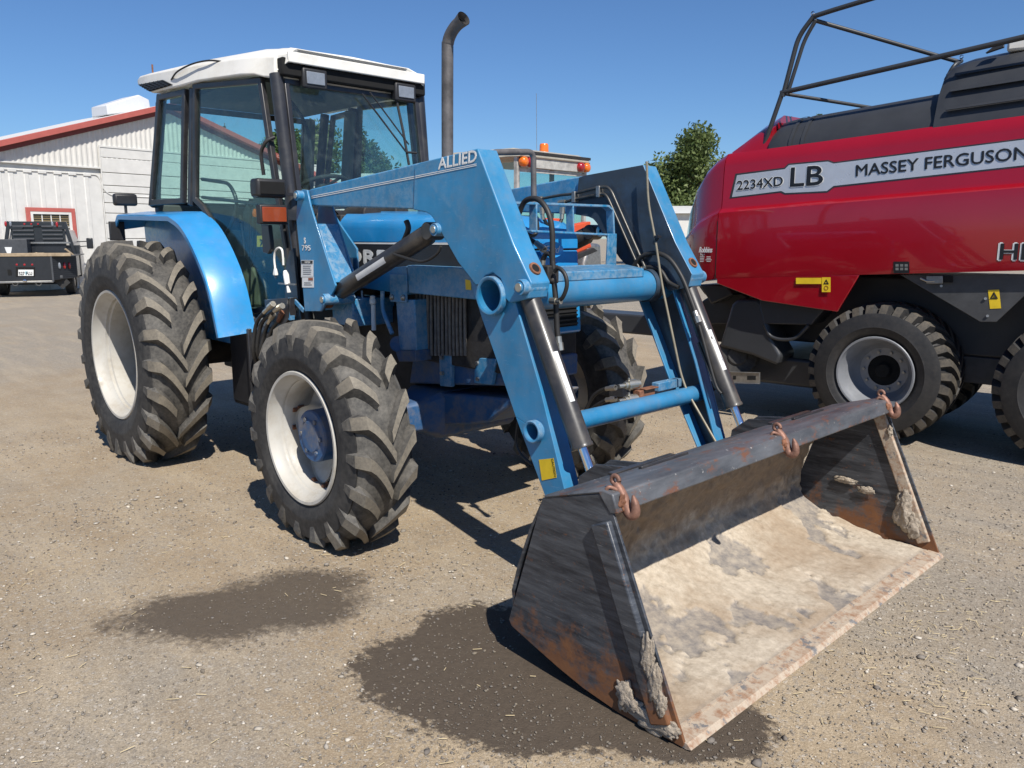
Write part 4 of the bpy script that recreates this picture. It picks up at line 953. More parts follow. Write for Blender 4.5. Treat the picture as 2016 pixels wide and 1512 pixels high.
# dried mud lining the floor and back (uneven skin)
NU, NV = 270, 110
pl = [V((x, 0, z)) for x, z, _, _ in sp[:-1]]; seglen = [0]
for i in range(1, len(pl)): seglen.append(seglen[-1]+(pl[i]-pl[i-1]).length)
def along(t):
    d = t*seglen[-1]
    for i in range(1, len(pl)):
        if d <= seglen[i] or i == len(pl)-1:
            f = (d-seglen[i-1])/(seglen[i]-seglen[i-1]); n0 = V((sp[i-1][2], 0, sp[i-1][3])).lerp(V((sp[i][2], 0, sp[i][3])), f); return pl[i-1].lerp(pl[i], f), n0.normalized()*sg_in
vs = []; crust = []
for j in range(NV+1):
    t = .035+.945*j/NV; c, n = along(t)
    for i in range(NU+1):
        y = -BW+.014+(2*BW-.028)*i/NU
        q = V((c.x*3, y*3, c.z*3)); big = mnoise.fractal(q*1.1, .9, 2.1, 5); fin = mnoise.fractal(q*5+V((9, 2, 5)), .8, 2.2, 4); ridge = 1-abs(mnoise.noise(V((c.x*4+3, y*7, c.z*4))))
        up_ = min(1, max(0, (t-.42)/.2)); h = .013+.002+max(0, .006+.012*big*(.35+1.3*up_)+.006*fin*(.6+1.4*up_)+.026*up_*(ridge-.6))
        e = min(1, j/8); cr_ = mnoise.fractal(V((c.x*2.6+4, y*2.6, c.z*2.6)), .75, 2.2, 6)+.22+.55*up_+.10*mnoise.noise(V((c.x*20, y*20, 1))); cf = min(1, max(0, cr_*14)); crust.append(cf*min(1, j/4)); h = .0135+(h-.0135+.005)*e*cf; h += .010*max(0, mnoise.noise(V((c.x*16, y*16, c.z*16)))-.35)*cf*e*2
        vs.append(V((c.x, y, c.z))+n*h)
fs = [(j*(NU+1)+i, j*(NU+1)+i+1, (j+1)*(NU+1)+i+1, (j+1)*(NU+1)+i) for j in range(NV) for i in range(NU)]
ml_ = MB().add(vs, fs).build('mud_lining', 'bucket_mud', bucket, smooth=60, recalc=False)
at_ = ml_.data.attributes.new('crust', 'FLOAT', 'POINT'); at_.data.foreach_set('value', crust)
def clod(name, c, r, sq=(1, 1, 1), seed=0, mat='mud_clod', parent=bucket):
    import bmesh
    b = bmesh.new(); bmesh.ops.create_icosphere(b, subdivisions=4, radius=1)
    for v in b.verts:
        q = v.co.copy(); d = 1+.50*mnoise.fractal(q*1.6+V((seed, 1, 2)), .8, 2.1, 6)+.16*mnoise.noise(q*6+V((seed, 3, 1)))
        v.co = V((q.x*sq[0], q.y*sq[1], q.z*sq[2]))*(r*d)+V(c)
    me = bpy.data.meshes.new(name); b.to_mesh(me); b.free(); me.materials.append(MATS[mat]); me.polygons.foreach_set('use_smooth', [True]*len(me.polygons))
    return link(name, me, parent)
for k, (px, py, r, s) in enumerate(((1230, 1368, .052, (.7, .22, 1.1)), (1248, 1388, .040, (1, .3, .8)), (1290, 1422, .075, (1.2, .16, .55)), (1312, 1432, .06, (.9, .2, .5)), (1276, 1295, .06, (.45, .12, 1.2)), (1288, 1345, .06, (.45, .14, 1.2)), (1300, 1385, .045, (.5, .2, 1.)))):
    clod('mud_clod', on(px, py, 'y', -BW-.006 if k < 4 else -BW-.026), r, s, k*3.1)
for k, (px, py, r, s) in enumerate(((1780, 1000, .09, (.55, .25, 1.1)), (1795, 1035, .075, (.6, .25, .9)), (1665, 945, .05, (1.2, .2, .35)), (1705, 965, .04, (1.2, .2, .5)), (1752, 850, .03, (.5, .3, 1)))):
    clod('mud_clod', on(px, py, 'y', BW-.03), r, s, 20+k*2.3)
# grab hooks welded to the lip
for hy in (-1.19, .0, 1.19):
    o = V((4.935, hy, .80)); u = V((.85, 0, .15)).normalized()
    body = [V((4.865, hy+.015, .905)), V((4.90, hy+.015, .875)), V((4.935, hy+.012, .83)), V((4.962, hy+.010, .775)), V((4.985, hy+.008, .735)), V((5.015, hy+.008, .722)), V((5.040, hy+.008, .742)), V((5.042, hy+.008, .785)), V((5.028, hy+.01, .83)), V((5.015, hy+.01, .862))]
    body = [V((4.925, hy, .812))+(p-V((4.925, hy, .812)))*.54 for p in body]
    hk = MB().tube(curve(body, 5), [.015+.005*math.sin(math.pi*min(1, i/38)) if i < 38 else .015*(1-(i-38)/9) for i in range(46)], 12).build('hook', 'hook_steel', bucket, smooth=60)
    rg = [V((4.888+.016*math.cos(t), hy+.012, .875+.016*math.sin(t))) for t in [2*math.pi*k/16 for k in range(17)]]
    MB().tube(rg, .009, 8, caps=False).build('hook_eye', 'hook_steel', hk, smooth=60)
    MB().tube(curve([V((4.91, hy-.003, .845)), V((4.892, hy-.030, .858)), V((4.885, hy-.033, .838)), V((4.91, hy-.006, .828))], 5), .0075, 8).build('latch', 'hook_steel', hk, smooth=60)
    clod('weld', V((4.935, hy-.008, .80)), 0.028, (.6, .8, 1.1), hy*7, 'rusty', hk)
# ================================================================== ground
b = NB('gravel_ground')
x, y, z = b.xyz()
big = b.noise(.35, 3, .6); mid = b.noise(1.6, 5, .68); fine = b.noise(26, 5, .7); grit = b.noise(170, 2, .6)
sand = b.mix(b.ramp(mid, (.3, 0.), (.7, 1.)), (.285, .205, .120), (.45, .345, .215))
grey = b.mix(b.ramp(fine, (.3, 0.), (.7, 1.)), (.215, .185, .145), (.37, .325, .26))
# greyer where the crushed stone lies: towards the road at the back and beside the bucket
gf = b.math('ADD', b.math('MULTIPLY', b.math('SUBTRACT', big, .48), 2.2), b.math('MULTIPLY', b.math('SUBTRACT', mid, .5), 1.6))
back = b.math('MULTIPLY', b.ramp(b.math('MULTIPLY', b.math('ADD', b.math('MULTIPLY', x, -1.), -1.0), .12), (.0, 0.), (.6, 1.)), .8)
right = b.math('MULTIPLY', b.ramp(b.math('ADD', b.math('MULTIPLY', y, .8), b.math('MULTIPLY', b.math('SUBTRACT', x, 4.9), .9)), (.0, 0.), (.9, 1.)), .75)
near = b.ramp(b.math('MULTIPLY', b.math('ADD', y, 1.6), -.9), (0., 0.), (.8, .35))
gf = b.math('ADD', gf, b.math('ADD', back, b.math('ADD', right, near)))
col = b.mix(b.ramp(gf, (.2, 0.), (.85, 1.)), sand, grey)
trk = b.ramp(b.noise(2.2, 5, .65, stretch=(.22, 1.5, 1)), (.48, 0.), (.66, .55)); col = b.mix(trk, col, (.50, .40, .27))
dk = b.ramp(b.noise(.9, 6, .7), (.50, 0.), (.72, .45)); col = b.mix(dk, col, (.20, .165, .125))
# coarse stones as colour flecks
vc = b.voro(55, out='Color'); vd = b.voro(55, 'DISTANCE_TO_EDGE')
hue = b.n.new('ShaderNodeSeparateColor'); b.t.links.new(vc, hue.inputs[0])
stone = b.ramp(hue.outputs[0], (.0, (.14, .125, .11)), (.45, (.30, .26, .21)), (.8, (.38, .345, .30)), (1., (.56, .51, .44)))
sel = b.math('MULTIPLY', b.ramp(hue.outputs[1], (.62, 0.), (.70, 1.)), b.ramp(vd, (.04, 0.), (.20, .7)))
col = b.mix(sel, col, stone)
vc2 = b.voro(190, out='Color'); hue2 = b.n.new('ShaderNodeSeparateColor'); b.t.links.new(vc2, hue2.inputs[0])
grain = b.ramp(hue2.outputs[0], (.0, (.10, .085, .068)), (.35, (.25, .20, .14)), (.75, (.42, .35, .26)), (1., (.68, .61, .50)))
col = b.mix(.26, col, grain)
col = b.mix(b.ramp(grit, (.25, .35), (.6, 0.)), col, (.14, .11, .08))
# damp stains where water dripped and soaked in
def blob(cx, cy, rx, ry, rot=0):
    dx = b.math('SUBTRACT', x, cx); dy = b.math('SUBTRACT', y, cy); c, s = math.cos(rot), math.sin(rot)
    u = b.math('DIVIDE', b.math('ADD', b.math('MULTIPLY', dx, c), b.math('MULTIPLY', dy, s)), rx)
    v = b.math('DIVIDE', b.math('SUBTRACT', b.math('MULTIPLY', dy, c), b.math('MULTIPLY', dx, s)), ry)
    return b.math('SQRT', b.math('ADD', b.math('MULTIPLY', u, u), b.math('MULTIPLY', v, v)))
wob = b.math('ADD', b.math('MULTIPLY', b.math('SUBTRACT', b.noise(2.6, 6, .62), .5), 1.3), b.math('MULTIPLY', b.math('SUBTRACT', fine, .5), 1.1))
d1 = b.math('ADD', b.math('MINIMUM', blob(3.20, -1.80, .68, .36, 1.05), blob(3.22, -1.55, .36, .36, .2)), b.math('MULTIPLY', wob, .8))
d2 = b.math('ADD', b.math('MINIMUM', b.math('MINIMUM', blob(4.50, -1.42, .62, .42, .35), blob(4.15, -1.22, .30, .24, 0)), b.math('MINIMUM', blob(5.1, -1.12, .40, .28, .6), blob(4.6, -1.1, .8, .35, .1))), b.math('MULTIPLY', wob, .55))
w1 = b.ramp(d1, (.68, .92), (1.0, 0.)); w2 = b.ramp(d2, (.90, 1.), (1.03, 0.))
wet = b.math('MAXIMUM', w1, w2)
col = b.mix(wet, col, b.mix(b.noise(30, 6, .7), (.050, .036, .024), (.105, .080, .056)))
# small oily spots
sp_ = b.ramp(b.noise(1.1, 3, .5), (.74, 0.), (.80, .5)); col = b.mix(sp_, col, (.13, .085, .06))
b.set(Base_Color=col, Roughness=b.math('SUBTRACT', .95, b.math('MULTIPLY', wet, .15)))
hh = b.math('ADD', b.math('MULTIPLY', fine, .5), b.math('ADD', b.math('MULTIPLY', b.ramp(vd, (0., 0.), (.15, 1.)), .10), b.math('MULTIPLY', hue2.outputs[1], .30)))
b.bump(hh, .7, .013)
N = 140; xs = np.concatenate([[-900, -400, -150, -60], np.linspace(-25, 12, N), [30, 100, 400, 900]]); ys = np.concatenate([[-900, -300, -80, -25], np.linspace(-8, 18, N), [40, 100, 400, 900]])
vs = []; 
for yy in ys:
    for xx in xs:
        near_ = max(0, 1-math.hypot(xx-3, yy)/14)
        vs.append((xx, yy, -.004-.010*near_*max(0, mnoise.fractal(V((xx*.8, yy*.8, 0)), .8, 2, 3))*.8))
nx = len(xs); fs = [(j*nx+i, j*nx+i+1, (j+1)*nx+i+1, (j+1)*nx+i) for j in range(len(ys)-1) for i in range(nx-1)]
gm = MB().add(vs, fs).build('ground', 'gravel_ground', None, smooth=60, recalc=False); tag(gm, 'dusty tan gravel yard with two damp stains', None, None, 'structure')

# ---- loose stones (thousands: one mass)
def scatter(name, n, sizer, region, mat, label, cat, flat=.6):
    import bmesh
    b_ = bmesh.new(); bmesh.ops.create_icosphere(b_, subdivisions=1, radius=1); bv = np.array([v.co[:] for v in b_.verts]); bf = np.array([[v.index for v in f.verts] for f in b_.faces]); b_.free()
    P = region(n); n = len(P); s = sizer(P); nv = len(bv)
    rot = rng.uniform(0, 2*np.pi, n); c, si = np.cos(rot), np.sin(rot)
    jit = rng.normal(1, .22, (n, nv, 1)); v = bv[None]*jit*rng.uniform(.6, 1.25, (n, 1, 3)); v[:, :, 2] *= flat
    vx = v[:, :, 0]*c[:, None]-v[:, :, 1]*si[:, None]; vy = v[:, :, 0]*si[:, None]+v[:, :, 1]*c[:, None]
    v = np.stack([vx, vy, v[:, :, 2]], -1)*s[:, None, None]; v[:, :, 0] += P[:, 0:1]; v[:, :, 1] += P[:, 1:2]; v[:, :, 2] += (s*.12-.002)[:, None]
    f = (bf[None]+(np.arange(n)*nv)[:, None, None]).reshape(-1, 3)
    me = bpy.data.meshes.new(name); me.vertices.add(n*nv); me.vertices.foreach_set('co', v.reshape(-1).astype(np.float32)); me.loops.add(f.size); me.loops.foreach_set('vertex_index', f.reshape(-1).astype(np.int32))
    me.polygons.add(len(f)); me.polygons.foreach_set('loop_start', np.arange(0, f.size, 3, dtype=np.int32)); me.polygons.foreach_set('loop_total', np.full(len(f), 3, np.int32))
    at = me.color_attributes.new('tone', 'FLOAT_COLOR', 'POINT'); k = rng.random(n); tint = rng.random(n)
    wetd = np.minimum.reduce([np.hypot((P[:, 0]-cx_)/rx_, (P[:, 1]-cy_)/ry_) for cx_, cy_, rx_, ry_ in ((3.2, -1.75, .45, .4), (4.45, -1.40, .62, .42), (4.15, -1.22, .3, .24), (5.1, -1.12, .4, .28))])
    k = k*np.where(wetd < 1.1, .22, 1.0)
    base = np.stack([.10+.50*k**1.8, .085+.46*k**1.8+.01*tint, .066+.39*k**1.8+.03*tint, np.ones(n)], -1)
    at.data.foreach_set('color', np.repeat(base, nv, 0).reshape(-1).astype(np.float32))
    me.update(); me.validate(); me.materials.append(MATS[mat]); o = link(name, me); tag(o, label, cat, None, 'stuff'); return o
b = NB('loose_stone'); at = b.n.new('ShaderNodeAttribute'); at.attribute_name = 'tone'
b.set(Base_Color=b.mix(b.math('MULTIPLY', b.noise(60, 4), .4), at.outputs['Color'], (.40, .32, .22)), Roughness=.9)
def rg(n):
    # more stones close to the camera foot, in the band the picture shows
    r = rng.uniform(1.3, 8.5, n*3); a = YAW+rng.uniform(-.72, .72, n*3)
    P = np.stack([CAM.x+r*np.cos(a), CAM.y+r*np.sin(a)], -1)
    dens = np.array([mnoise.noise(V((p[0]*.8, p[1]*.8, 4))) for p in P]); keep = rng.random(len(P)) < .40+.5*dens
    ins = (P[:, 0] > 4.38) & (P[:, 0] < 5.3) & (abs(P[:, 1]) < 1.26)
    return P[keep & ~ins][:n]
scatter('loose_gravel', 42000, lambda P: .0022+.0055*rng.random(len(P))**3.4, rg, 'loose_stone', 'scattered small stones lying on the gravel yard', 'gravel')
scatter('pebbles', 1500, lambda P: .0055+.013*rng.random(len(P))**4, rg, 'loose_stone', 'larger pale pebbles strewn over the gravel yard', 'pebbles', .5)
# ---- bits of straw
plain('straw', (.58, .47, .28), .8)
sm = MB()
for k in range(420):
    r = random.uniform(1.5, 5.5); a = YAW+random.uniform(-.6, .6); p = V((CAM.x+r*math.cos(a), CAM.y+r*math.sin(a), .003))
    if k < 170: p = on(random.gauss(1850, 90), random.gauss(1270, 90), 'z', .003)
    if 4.38 < p.x < 5.3 and abs(p.y) < 1.26: continue
    t = random.uniform(0, 6.28); L = random.uniform(.012, .05); d = V((math.cos(t), math.sin(t), random.uniform(0, .15)))*L
    sm.bar(p, p+d, .0022, .0018)
tag(sm.build('straw_bits', 'straw', None, smooth=0), 'dry straw stalks scattered on the gravel', 'straw', None, 'stuff')
# ================================================================== baler
BR = .087; B0 = V((3.933, 3.5, 0)); BD = V((math.cos(BR), math.sin(BR), 0)); BN = V((-math.sin(BR), math.cos(BR), 0))
baler = thing('baler', 'red and charcoal large square baler with silver name stripe parked beside the blue tractor', 'baler', B0, BR)
def BP(px, py, o=0.):
    d = ray(px, py); t = (B0+BN*o-CAM).dot(BN)/d.dot(BN); p = CAM+d*t-B0; return V((p.dot(BD), o, p.z))
def O(o): return lambda a, b: BP(a, b, o)
b = NB('baler_red'); b.set(Base_Color=b.mix(b.ramp(b.noise(2, 5), (.3, 0.), (.7, 1.)), (.27, .003, .010), (.30, .004, .013)), Roughness=.22, Coat_Weight=.9, Coat_Roughness=.04)
plain('baler_black', (.035, .037, .041), .42, var=.12, scale=5, bump=.08, bs=200)
plain('baler_grey', (.055, .056, .058), .55, var=.25, scale=9)
plain('wheel_grey', (.25, .26, .28), .38, .3, var=.1)
TL = .056
def zt(s, z): return z+TL*s
def prof(s, d=0., top=0., bot=0.):
    P = [(-.035+d, 1.445+bot), (-.045+d, 1.50+bot*.8), (-.045+d, 1.98), (-.035+d, 2.055), (.012+d, 2.092), (.022+d, 2.12), (.040+d, 2.48+top), (.060+d, 2.545+top), (.11+d, 2.60+top), (.18+d, 2.615+top)]
    near_ = [V((s, o, zt(s, z))) for o, z in P]
    return near_+[V((p.x, 2.3-p.y, p.z)) for p in near_[::-1]]
body = MB().loft([prof(-1.49), prof(-1.0), prof(-.3), prof(.5), prof(1.4), prof(2.6)]).build('side_body', 'baler_red', baler, smooth=32)
# lower flap of the side panel ahead of the wheel
MB().prism([BP(1411, 546, -.035), BP(1692, 541, -.035), BP(1648, 614, -.02), BP(1500, 592, -.02), BP(1411, 558, -.03)], (0, .03, 0)).build('side_flap', 'baler_red', baler, bevel=.006)
# nose: panel that curves back
def nring(s, d, top, bot):
    return prof(s, d, top, bot)
n_ = []
for s, d, t, bt in ((-1.497, 0, 0, 0), (-1.60, .012, -.05, -.02), (-1.72, .045, -.13, -.035), (-1.83, .10, -.26, -.02), (-1.93, .18, -.44, .06), (-2.02, .30, -.62, .18)):
    P = prof(s, d, 0, 0); zlo = 1.445+bt+TL*s; zhi = 2.615+t+TL*s
    q = [V((p.x, p.y, zlo+(p.z-(1.445+TL*s))/(2.615-1.445)*(zhi-zlo))) for p in P]; n_.append(q)
MB().loft(n_).build('nose_shroud', 'baler_red', baler, smooth=40)
for sx in (-1.4935, ):
    MB().prism([V((sx-.003, -.0475, zt(sx, 1.44))), V((sx+.003, -.0475, zt(sx, 1.44))), V((sx+.003, -.0475, zt(sx, 1.98))), V((sx-.003, -.0475, zt(sx, 1.98)))], (0, .004, 0)).build('panel_gap', 'black_void', baler)
# red cowl and black hood on top
MB().loft([[V((s, .16, zt(s, 2.60))), V((s, .22, zt(s, zz*.55+2.60*.45))), V((s, .45, zt(s, zz))), V((s, 1.15, zt(s, zz+.03))), V((s, 1.85, zt(s, zz))), V((s, 2.14, zt(s, 2.60)))] for s, zz in ((-1.50, 2.66), (-1.40, 2.76), (-1.28, 2.86), (-1.12, 2.93))]).build('front_cowl', 'baler_red', baler, smooth=50)
def hring(s, z0, zz, o0=.13, o1=.50):
    P = [(o0, z0), (o0+.015, z0+.06), (o0+(o1-o0)*.28, z0+(zz-z0)*.60), (o0+(o1-o0)*.62, z0+(zz-z0)*.90), (o1, zz)]
    q = [V((s, o, zt(s, z))) for o, z in P]; return q+[V((p.x, 2.3-p.y, p.z)) for p in q[::-1]]
h1 = MB().loft([hring(-1.12, 2.59, 2.80, .14, .42), hring(-1.08, 2.59, 2.87), hring(-1.0, 2.59, 2.885), hring(-.3, 2.59, 2.90), hring(.36, 2.59, 2.915)]).build('top_hood', 'baler_black', baler, smooth=50)
for s in (-.93, -.82): MB().loft([[p+V((dx, -.006, .004)) for p in hring(s, 2.6, 2.89)[:10]] for dx in (0, .03)], closed=False).build('hood_rib', 'baler_black', baler)
h2 = MB().loft([hring(.26, 2.585, 3.02, .10, .42), hring(.30, 2.585, 3.12, .10, .52), hring(.42, 2.585, 3.15, .10, .55), hring(1.2, 2.585, 3.17, .10, .55), hring(2.6, 2.585, 3.19, .10, .55)]).build('top_hood', 'baler_black', baler, smooth=50)
for k, (f, o_) in enumerate(((.22, .108), (.48, .175), (.72, .27))):
    z_ = 2.585+.565*f
    MB().prism([V((.34, o_-.012, zt(.34, z_))), V((2.6, o_-.012, zt(2.6, z_))), V((2.6, o_+.004, zt(2.6, z_+.022))), V((.34, o_+.004, zt(.34, z_+.022)))], (0, .02, 0)).build('hood_rib', 'baler_black', baler, bevel=.004)
MB().cyl(V((.22, .75, 2.97)), V((.30, .75, 3.0)), .16, seg=24).build('air_intake', 'baler_black', baler, bevel=.02)
# platform railing
def rail(pts, r=.021, nm='railing'): return MB().tube(fillet(pts, .12), r, 12).build(nm, 'baler_black', baler, smooth=60)
n2 = O(.2)
rail([n2(1503, 290), n2(1541, 181)]); rail([n2(1541, 190), n2(1572, 72), n2(1602, 32)]); rail([n2(1550, 186), n2(1584, 78), n2(1606, 40)], .017)
rail([n2(1600, 33), n2(1640, 20), n2(1800, -28), n2(2150, -128)]); rail([n2(1537, 183), n2(1800, 123), n2(2150, 42)], .022)
rail([n2(1604, 40), V((.2, 1.0, BP(1895, 122, 1.0).z))], .018); rail([n2(1541, 184), BP(1790, 224, 1.1)], .016)
rail([BP(1862, 158, .9), BP(1878, 128, .9), BP(1893, 120, 1.0)], .018)
MB().prism([BP(1940, 104, .3), BP(1975, 92, .3), BP(1975, 80, .3), BP(1968, 82, .3)], (0, .05, 0)).build('rail_gusset', 'baler_black', baler)
for q in ((1600, 26), (1893, 112)): MB().rev([(-.012, .012), (0, .018), (.012, .012)], BP(*q, .2 if q[0] < 1700 else .95), (0, 1, 0), 12).build('clamp', 'chrome', baler)
MB().box(BP(2005, 88, .45), (.14, .10, .10)).build('camera_box', 'cab_white', baler, bevel=.02)
# flotation tyres on grey wheels
ft = tyre(.600, .30, .58, 30, .030, .60, k=.32, short=False, ltw=.050, mats=None, drop=.085, seg=96, curvep=1.2, outs=1.55, lin=.05, wrap=.26, tip=.15)
def brim():
    m = MB(); o = -.275
    m.rev([(o, .322), (o-.010, .315), (o-.008, .302), (o+.05, .285), (o+.09, .255), (o+.20, .245), (o+.24, .215), (o+.26, .20), (o+.262, .135)], (0, 0, 0), (0, 1, 0), 56); return m
for s, o in ((0, .275), (1.455, .275), (0, 1.30), (1.455, 1.30)):
    c = (s, o, .60); wl = move(brim(), c).build('wheel', 'wheel_grey', baler, smooth=45)
    t_ = MB(); t_.v, t_.f, t_.mi = list(ft.v), list(ft.f), list(ft.mi); move(t_, c).build('tyre', ['flot_side', 'flot_side', 'flot_lug'], wl, smooth=38)
    MB().rev([(-.06, .001), (-.06, .055), (-.05, .062), (-.01, .065), (-.005, .118), (.0, .135), (.05, .135)], c, (0, 1, 0), 32).build('hub', 'black_void' if o < 1 else 'baler_grey', wl, smooth=40)
    for k in range(10):
        a = k*math.pi/5; p = V((s+.165*math.cos(a), o-.018, .60+.165*math.sin(a))); MB().cyl(p, p+V((0, -.02, 0)), .013, seg=6).build('bolt', 'steel_grey', wl)
MB().cyl((0, .3, .6), (0, 1.9, .6), .08).box2((-.1, .55, .52), (1.6, .70, .75)).box2((-.2, 1.55, .5), (1.6, 1.75, .75)).build('tandem_axle', 'baler_grey', baler, bevel=.01)
# chassis masses that close off the view beneath
MB().box2((-1.35, .55, .75), (2.6, 2.0, 1.40)).build('bale_chamber', 'baler_black', baler, bevel=.02)
# triangular skirt between the wheels
MB().prism([BP(1772, 541, .03), BP(1930, 634, .03), BP(1962, 634, .03), BP(2040, 560, .03), BP(2060, 540, .03)], (0, .02, 0)).build('skirt', 'baler_grey', baler, bevel=.004)
for q in ((1853, 563), (1940, 588), (1944, 622)): MB().cyl(BP(*q, .03), BP(*q, .02), .011, seg=8).build('bolt', 'steel_grey', baler)
MB().prism([BP(1825, 543, .02), BP(1857, 543, .02), BP(1857, 558, .02), BP(1825, 558, .02)], (0, -.02, 0)).build('valve_plate', 'steel_grey', baler, bevel=.003)
MB().tube([BP(1812, 548, .0), BP(1826, 554, .0), BP(1840, 553, .0)], .008, 8).build('valve_handle', 'fitting_zinc', baler)
MB().prism([BP(1858, 543, .02), BP(1876, 543, .02), BP(1876, 556, .02), BP(1858, 556, .02)], (0, -.015, 0)).build('socket', 'black_void', baler)
# pickup shield, loop and gauge wheel
S1 = O(.10)
MB().prism([S1(q, r_) for q, r_ in ((1415, 683), (1440, 600), (1450, 589), (1492, 588), (1500, 600), (1520, 668), (1538, 700), (1530, 720), (1480, 700))], (0, .35, 0)).build('pickup_shield', 'baler_black', baler, bevel=.03, bseg=3)
MB().prism([S1(q, r_) for q, r_ in ((1491, 577), (1636, 594), (1622, 610), (1597, 640), (1505, 638))], (0, .30, 0)).build('mudguard', 'baler_black', baler, bevel=.01)
MB().tube(fillet([S1(1506, 640), S1(1515, 662), S1(1535, 669), S1(1566, 668), S1(1592, 641)], .08), .017, 10).build('step_loop', 'baler_black', baler, smooth=60)
MB().cyl(BP(1452, 700, .18), BP(1452, 700, .42), .20, seg=36).cyl(BP(1452, 700, .165), BP(1452, 700, .2), .10, seg=24).build('gauge_wheel', 'tyre_side', baler, bevel=.03)
MB().cyl(BP(1386, 738, .55), BP(1386, 738, .72), .20, seg=36).build('gauge_wheel', 'flot_side', baler, bevel=.03)
MB().cyl(BP(1386, 738, .52), BP(1386, 738, .56), .10, seg=24).build('gauge_hub', 'decal_white', baler)
MB().prism([BP(1330, 640, .6), BP(1385, 590, .6), BP(1440, 560, .6), BP(1480, 590, .6), BP(1470, 640, .6), BP(1400, 640, .6)], (0, .5, 0)).build('drawbar_box', 'baler_black', baler, bevel=.02)
MB().prism([BP(1375, 560, .4), BP(1430, 560, .4), BP(1445, 580, .4), BP(1400, 600, .4)], (0, 1.2, 0)).build('packer_housing', 'baler_black', baler, bevel=.02)
ch = [S1(1432, 732), S1(1496, 734), S1(1496, 755), S1(1432, 753)]
cho = MB().prism(ch, (0, .01, 0)).bar(S1(1432, 732), S1(1496, 734), .03, .006).bar(S1(1432, 753), S1(1496, 755), .03, .006).build('parking_rail', 'steel_grey', baler, bevel=.002)
MB().prism([S1(1471, 740), S1(1488, 740), S1(1488, 748), S1(1471, 748)], (0, -.002, 0)).build('slot', 'black_void', cho); MB().prism([S1(1443, 740), S1(1449, 740), S1(1449, 747), S1(1443, 747)], (0, -.002, 0)).build('slot', 'black_void', cho)
MB().box2((-1.6, .3, .35), (-.55, 1.9, .62)).build('pickup_reel', 'baler_black', baler, bevel=.03)
for k in range(16):
    p = V((-1.62, .35+k*.1, .42)); MB().tube([p+V((.1, 0, .1)), p, p+V((-.04, 0, -.14))], .005, 5).build('tine', 'steel_grey', baler)
MB().box2((-4.4, .95, .62), (-1.4, 1.35, .85)).build('drawbar', 'baler_black', baler, bevel=.02)
MB().box2((-4.3, .86, .0), (-4.15, .98, .75)).build('parking_jack', 'baler_grey', baler, bevel=.01)
for k in range(7): MB().tube([BP(1375+k*4, 560+k, .5), BP(1388+k*2, 578+k*2, .45)], .006, 5).build('cable', 'hose_rubber', baler)
# stripe and lettering
dl = lambda o: O(o)
band = MB(); q_ = [(1441, 388), (1451, 345), (1545, 333), (1553, 325), (1630, 318), (1641, 322), (2120, 262), (2120, 314), (1641, 366), (1628, 376), (1546, 380), (1538, 376)]
def side_o(z, s): # outside face of the upper panel at a height
    zz = z-TL*s; return .022+(.040-.022)*min(1, max(0, (zz-2.12)/.36))
def onside(px, py, lift=.003):
    p = BP(px, py, .03); o = side_o(p.z, p.x)-lift; return BP(px, py, o)
band.prism([onside(a, c, .003)-V((0, 0, 0)) for a, c in [(x_+(0), y_) for x_, y_ in q_]], (0, .001, 0)); band.build('name_stripe', 'decal_silver', baler)
brd = [onside(a, c, .0015) for a, c in ((1436, 391), (1448, 342), (1544, 330), (1552, 322), (1631, 315), (1642, 319), (2120, 259), (2120, 317), (1642, 369), (1629, 379), (1545, 383), (1536, 379))]
MB().prism(brd, (0, .001, 0)).build('stripe_border', 'frame_black', baler)
def blt(name, s, px0, py0, px1, py1, size, lift, mat, bold=0, shear=0, w=None):
    a = onside(px0, py0, lift); c = onside(px1, py1, lift); return text(name, s, size, a, c-a, (0, .05, 1), mat, baler, bold=bold, shear=shear, width=w or (c-a).length)
blt('stripe_letters', 'MASSEY FERGUSON', 1685, 347, 2024, 312, .132, .006, 'decal_black', .0022)
for nm, s_, a0, a1, b0, b1, sz, bl in (('model_letters', 'LB', 1556, 367, 1619, 363, .235, .004), ('model_number', '2234XD', 1451, 374, 1541, 365, .118, .0015)):
    blt(nm, s_, a0-.5, a1+.8, b0+.5, b1+.8, sz*1.03, .005, 'decal_white', bl+.006); blt(nm, s_, a0, a1, b0, b1, sz, .008, 'decal_black', bl)
def lo(px, py, lift=.0): return BP(px, py, -.046-lift)
def low_text(nm, s, px0, py0, px1, py1, size, lift, mat, bold=0, shear=0):
    a = lo(px0, py0, lift); c = lo(px1, py1, lift); return text(nm, s, size, a, c-a, (0, 0, 1), mat, baler, bold=bold, shear=shear, width=(c-a).length)
low_text('brand_letters', 'HESSTON', 1965, 512, 2235, 515, .185, .002, 'decal_white', .008); low_text('brand_letters', 'HESSTON', 1968, 510.5, 2232, 513, .17, .005, 'decal_black', .003)
def lowquad(nm, mat, x0, y0, x1, y1, lift=.002, fn=lo): return MB().prism([fn(x0, y0, lift), fn(x1, y0, lift), fn(x1, y1, lift), fn(x0, y1, lift)], (0, .001, 0)).build(nm, mat, baler)
lowquad('plate', 'decal_black', 1759, 515, 1790, 538)
for i in range(3):
    for j in range(2): lowquad('plate_mark', 'cab_grey', 1763+i*9, 520+j*7, 1769+i*9, 525+j*7, .004)
def flapf(px, py, lift=0.): return BP(px, py, -.040-lift)
lowquad('reflector', 'decal_yellow', 1567, 547, 1617, 559, .002, flapf); lowquad('warning_label', 'decal_yellow', 1618, 546, 1635, 575, .002, flapf)
def tri(fn, cx, cy, r, lift, nm='warning_mark'):
    MB().frame([fn(cx, cy-r, lift), fn(cx+r, cy+r*.8, lift), fn(cx-r, cy+r*.8, lift)], .008, .001).build(nm, 'decal_black', baler)
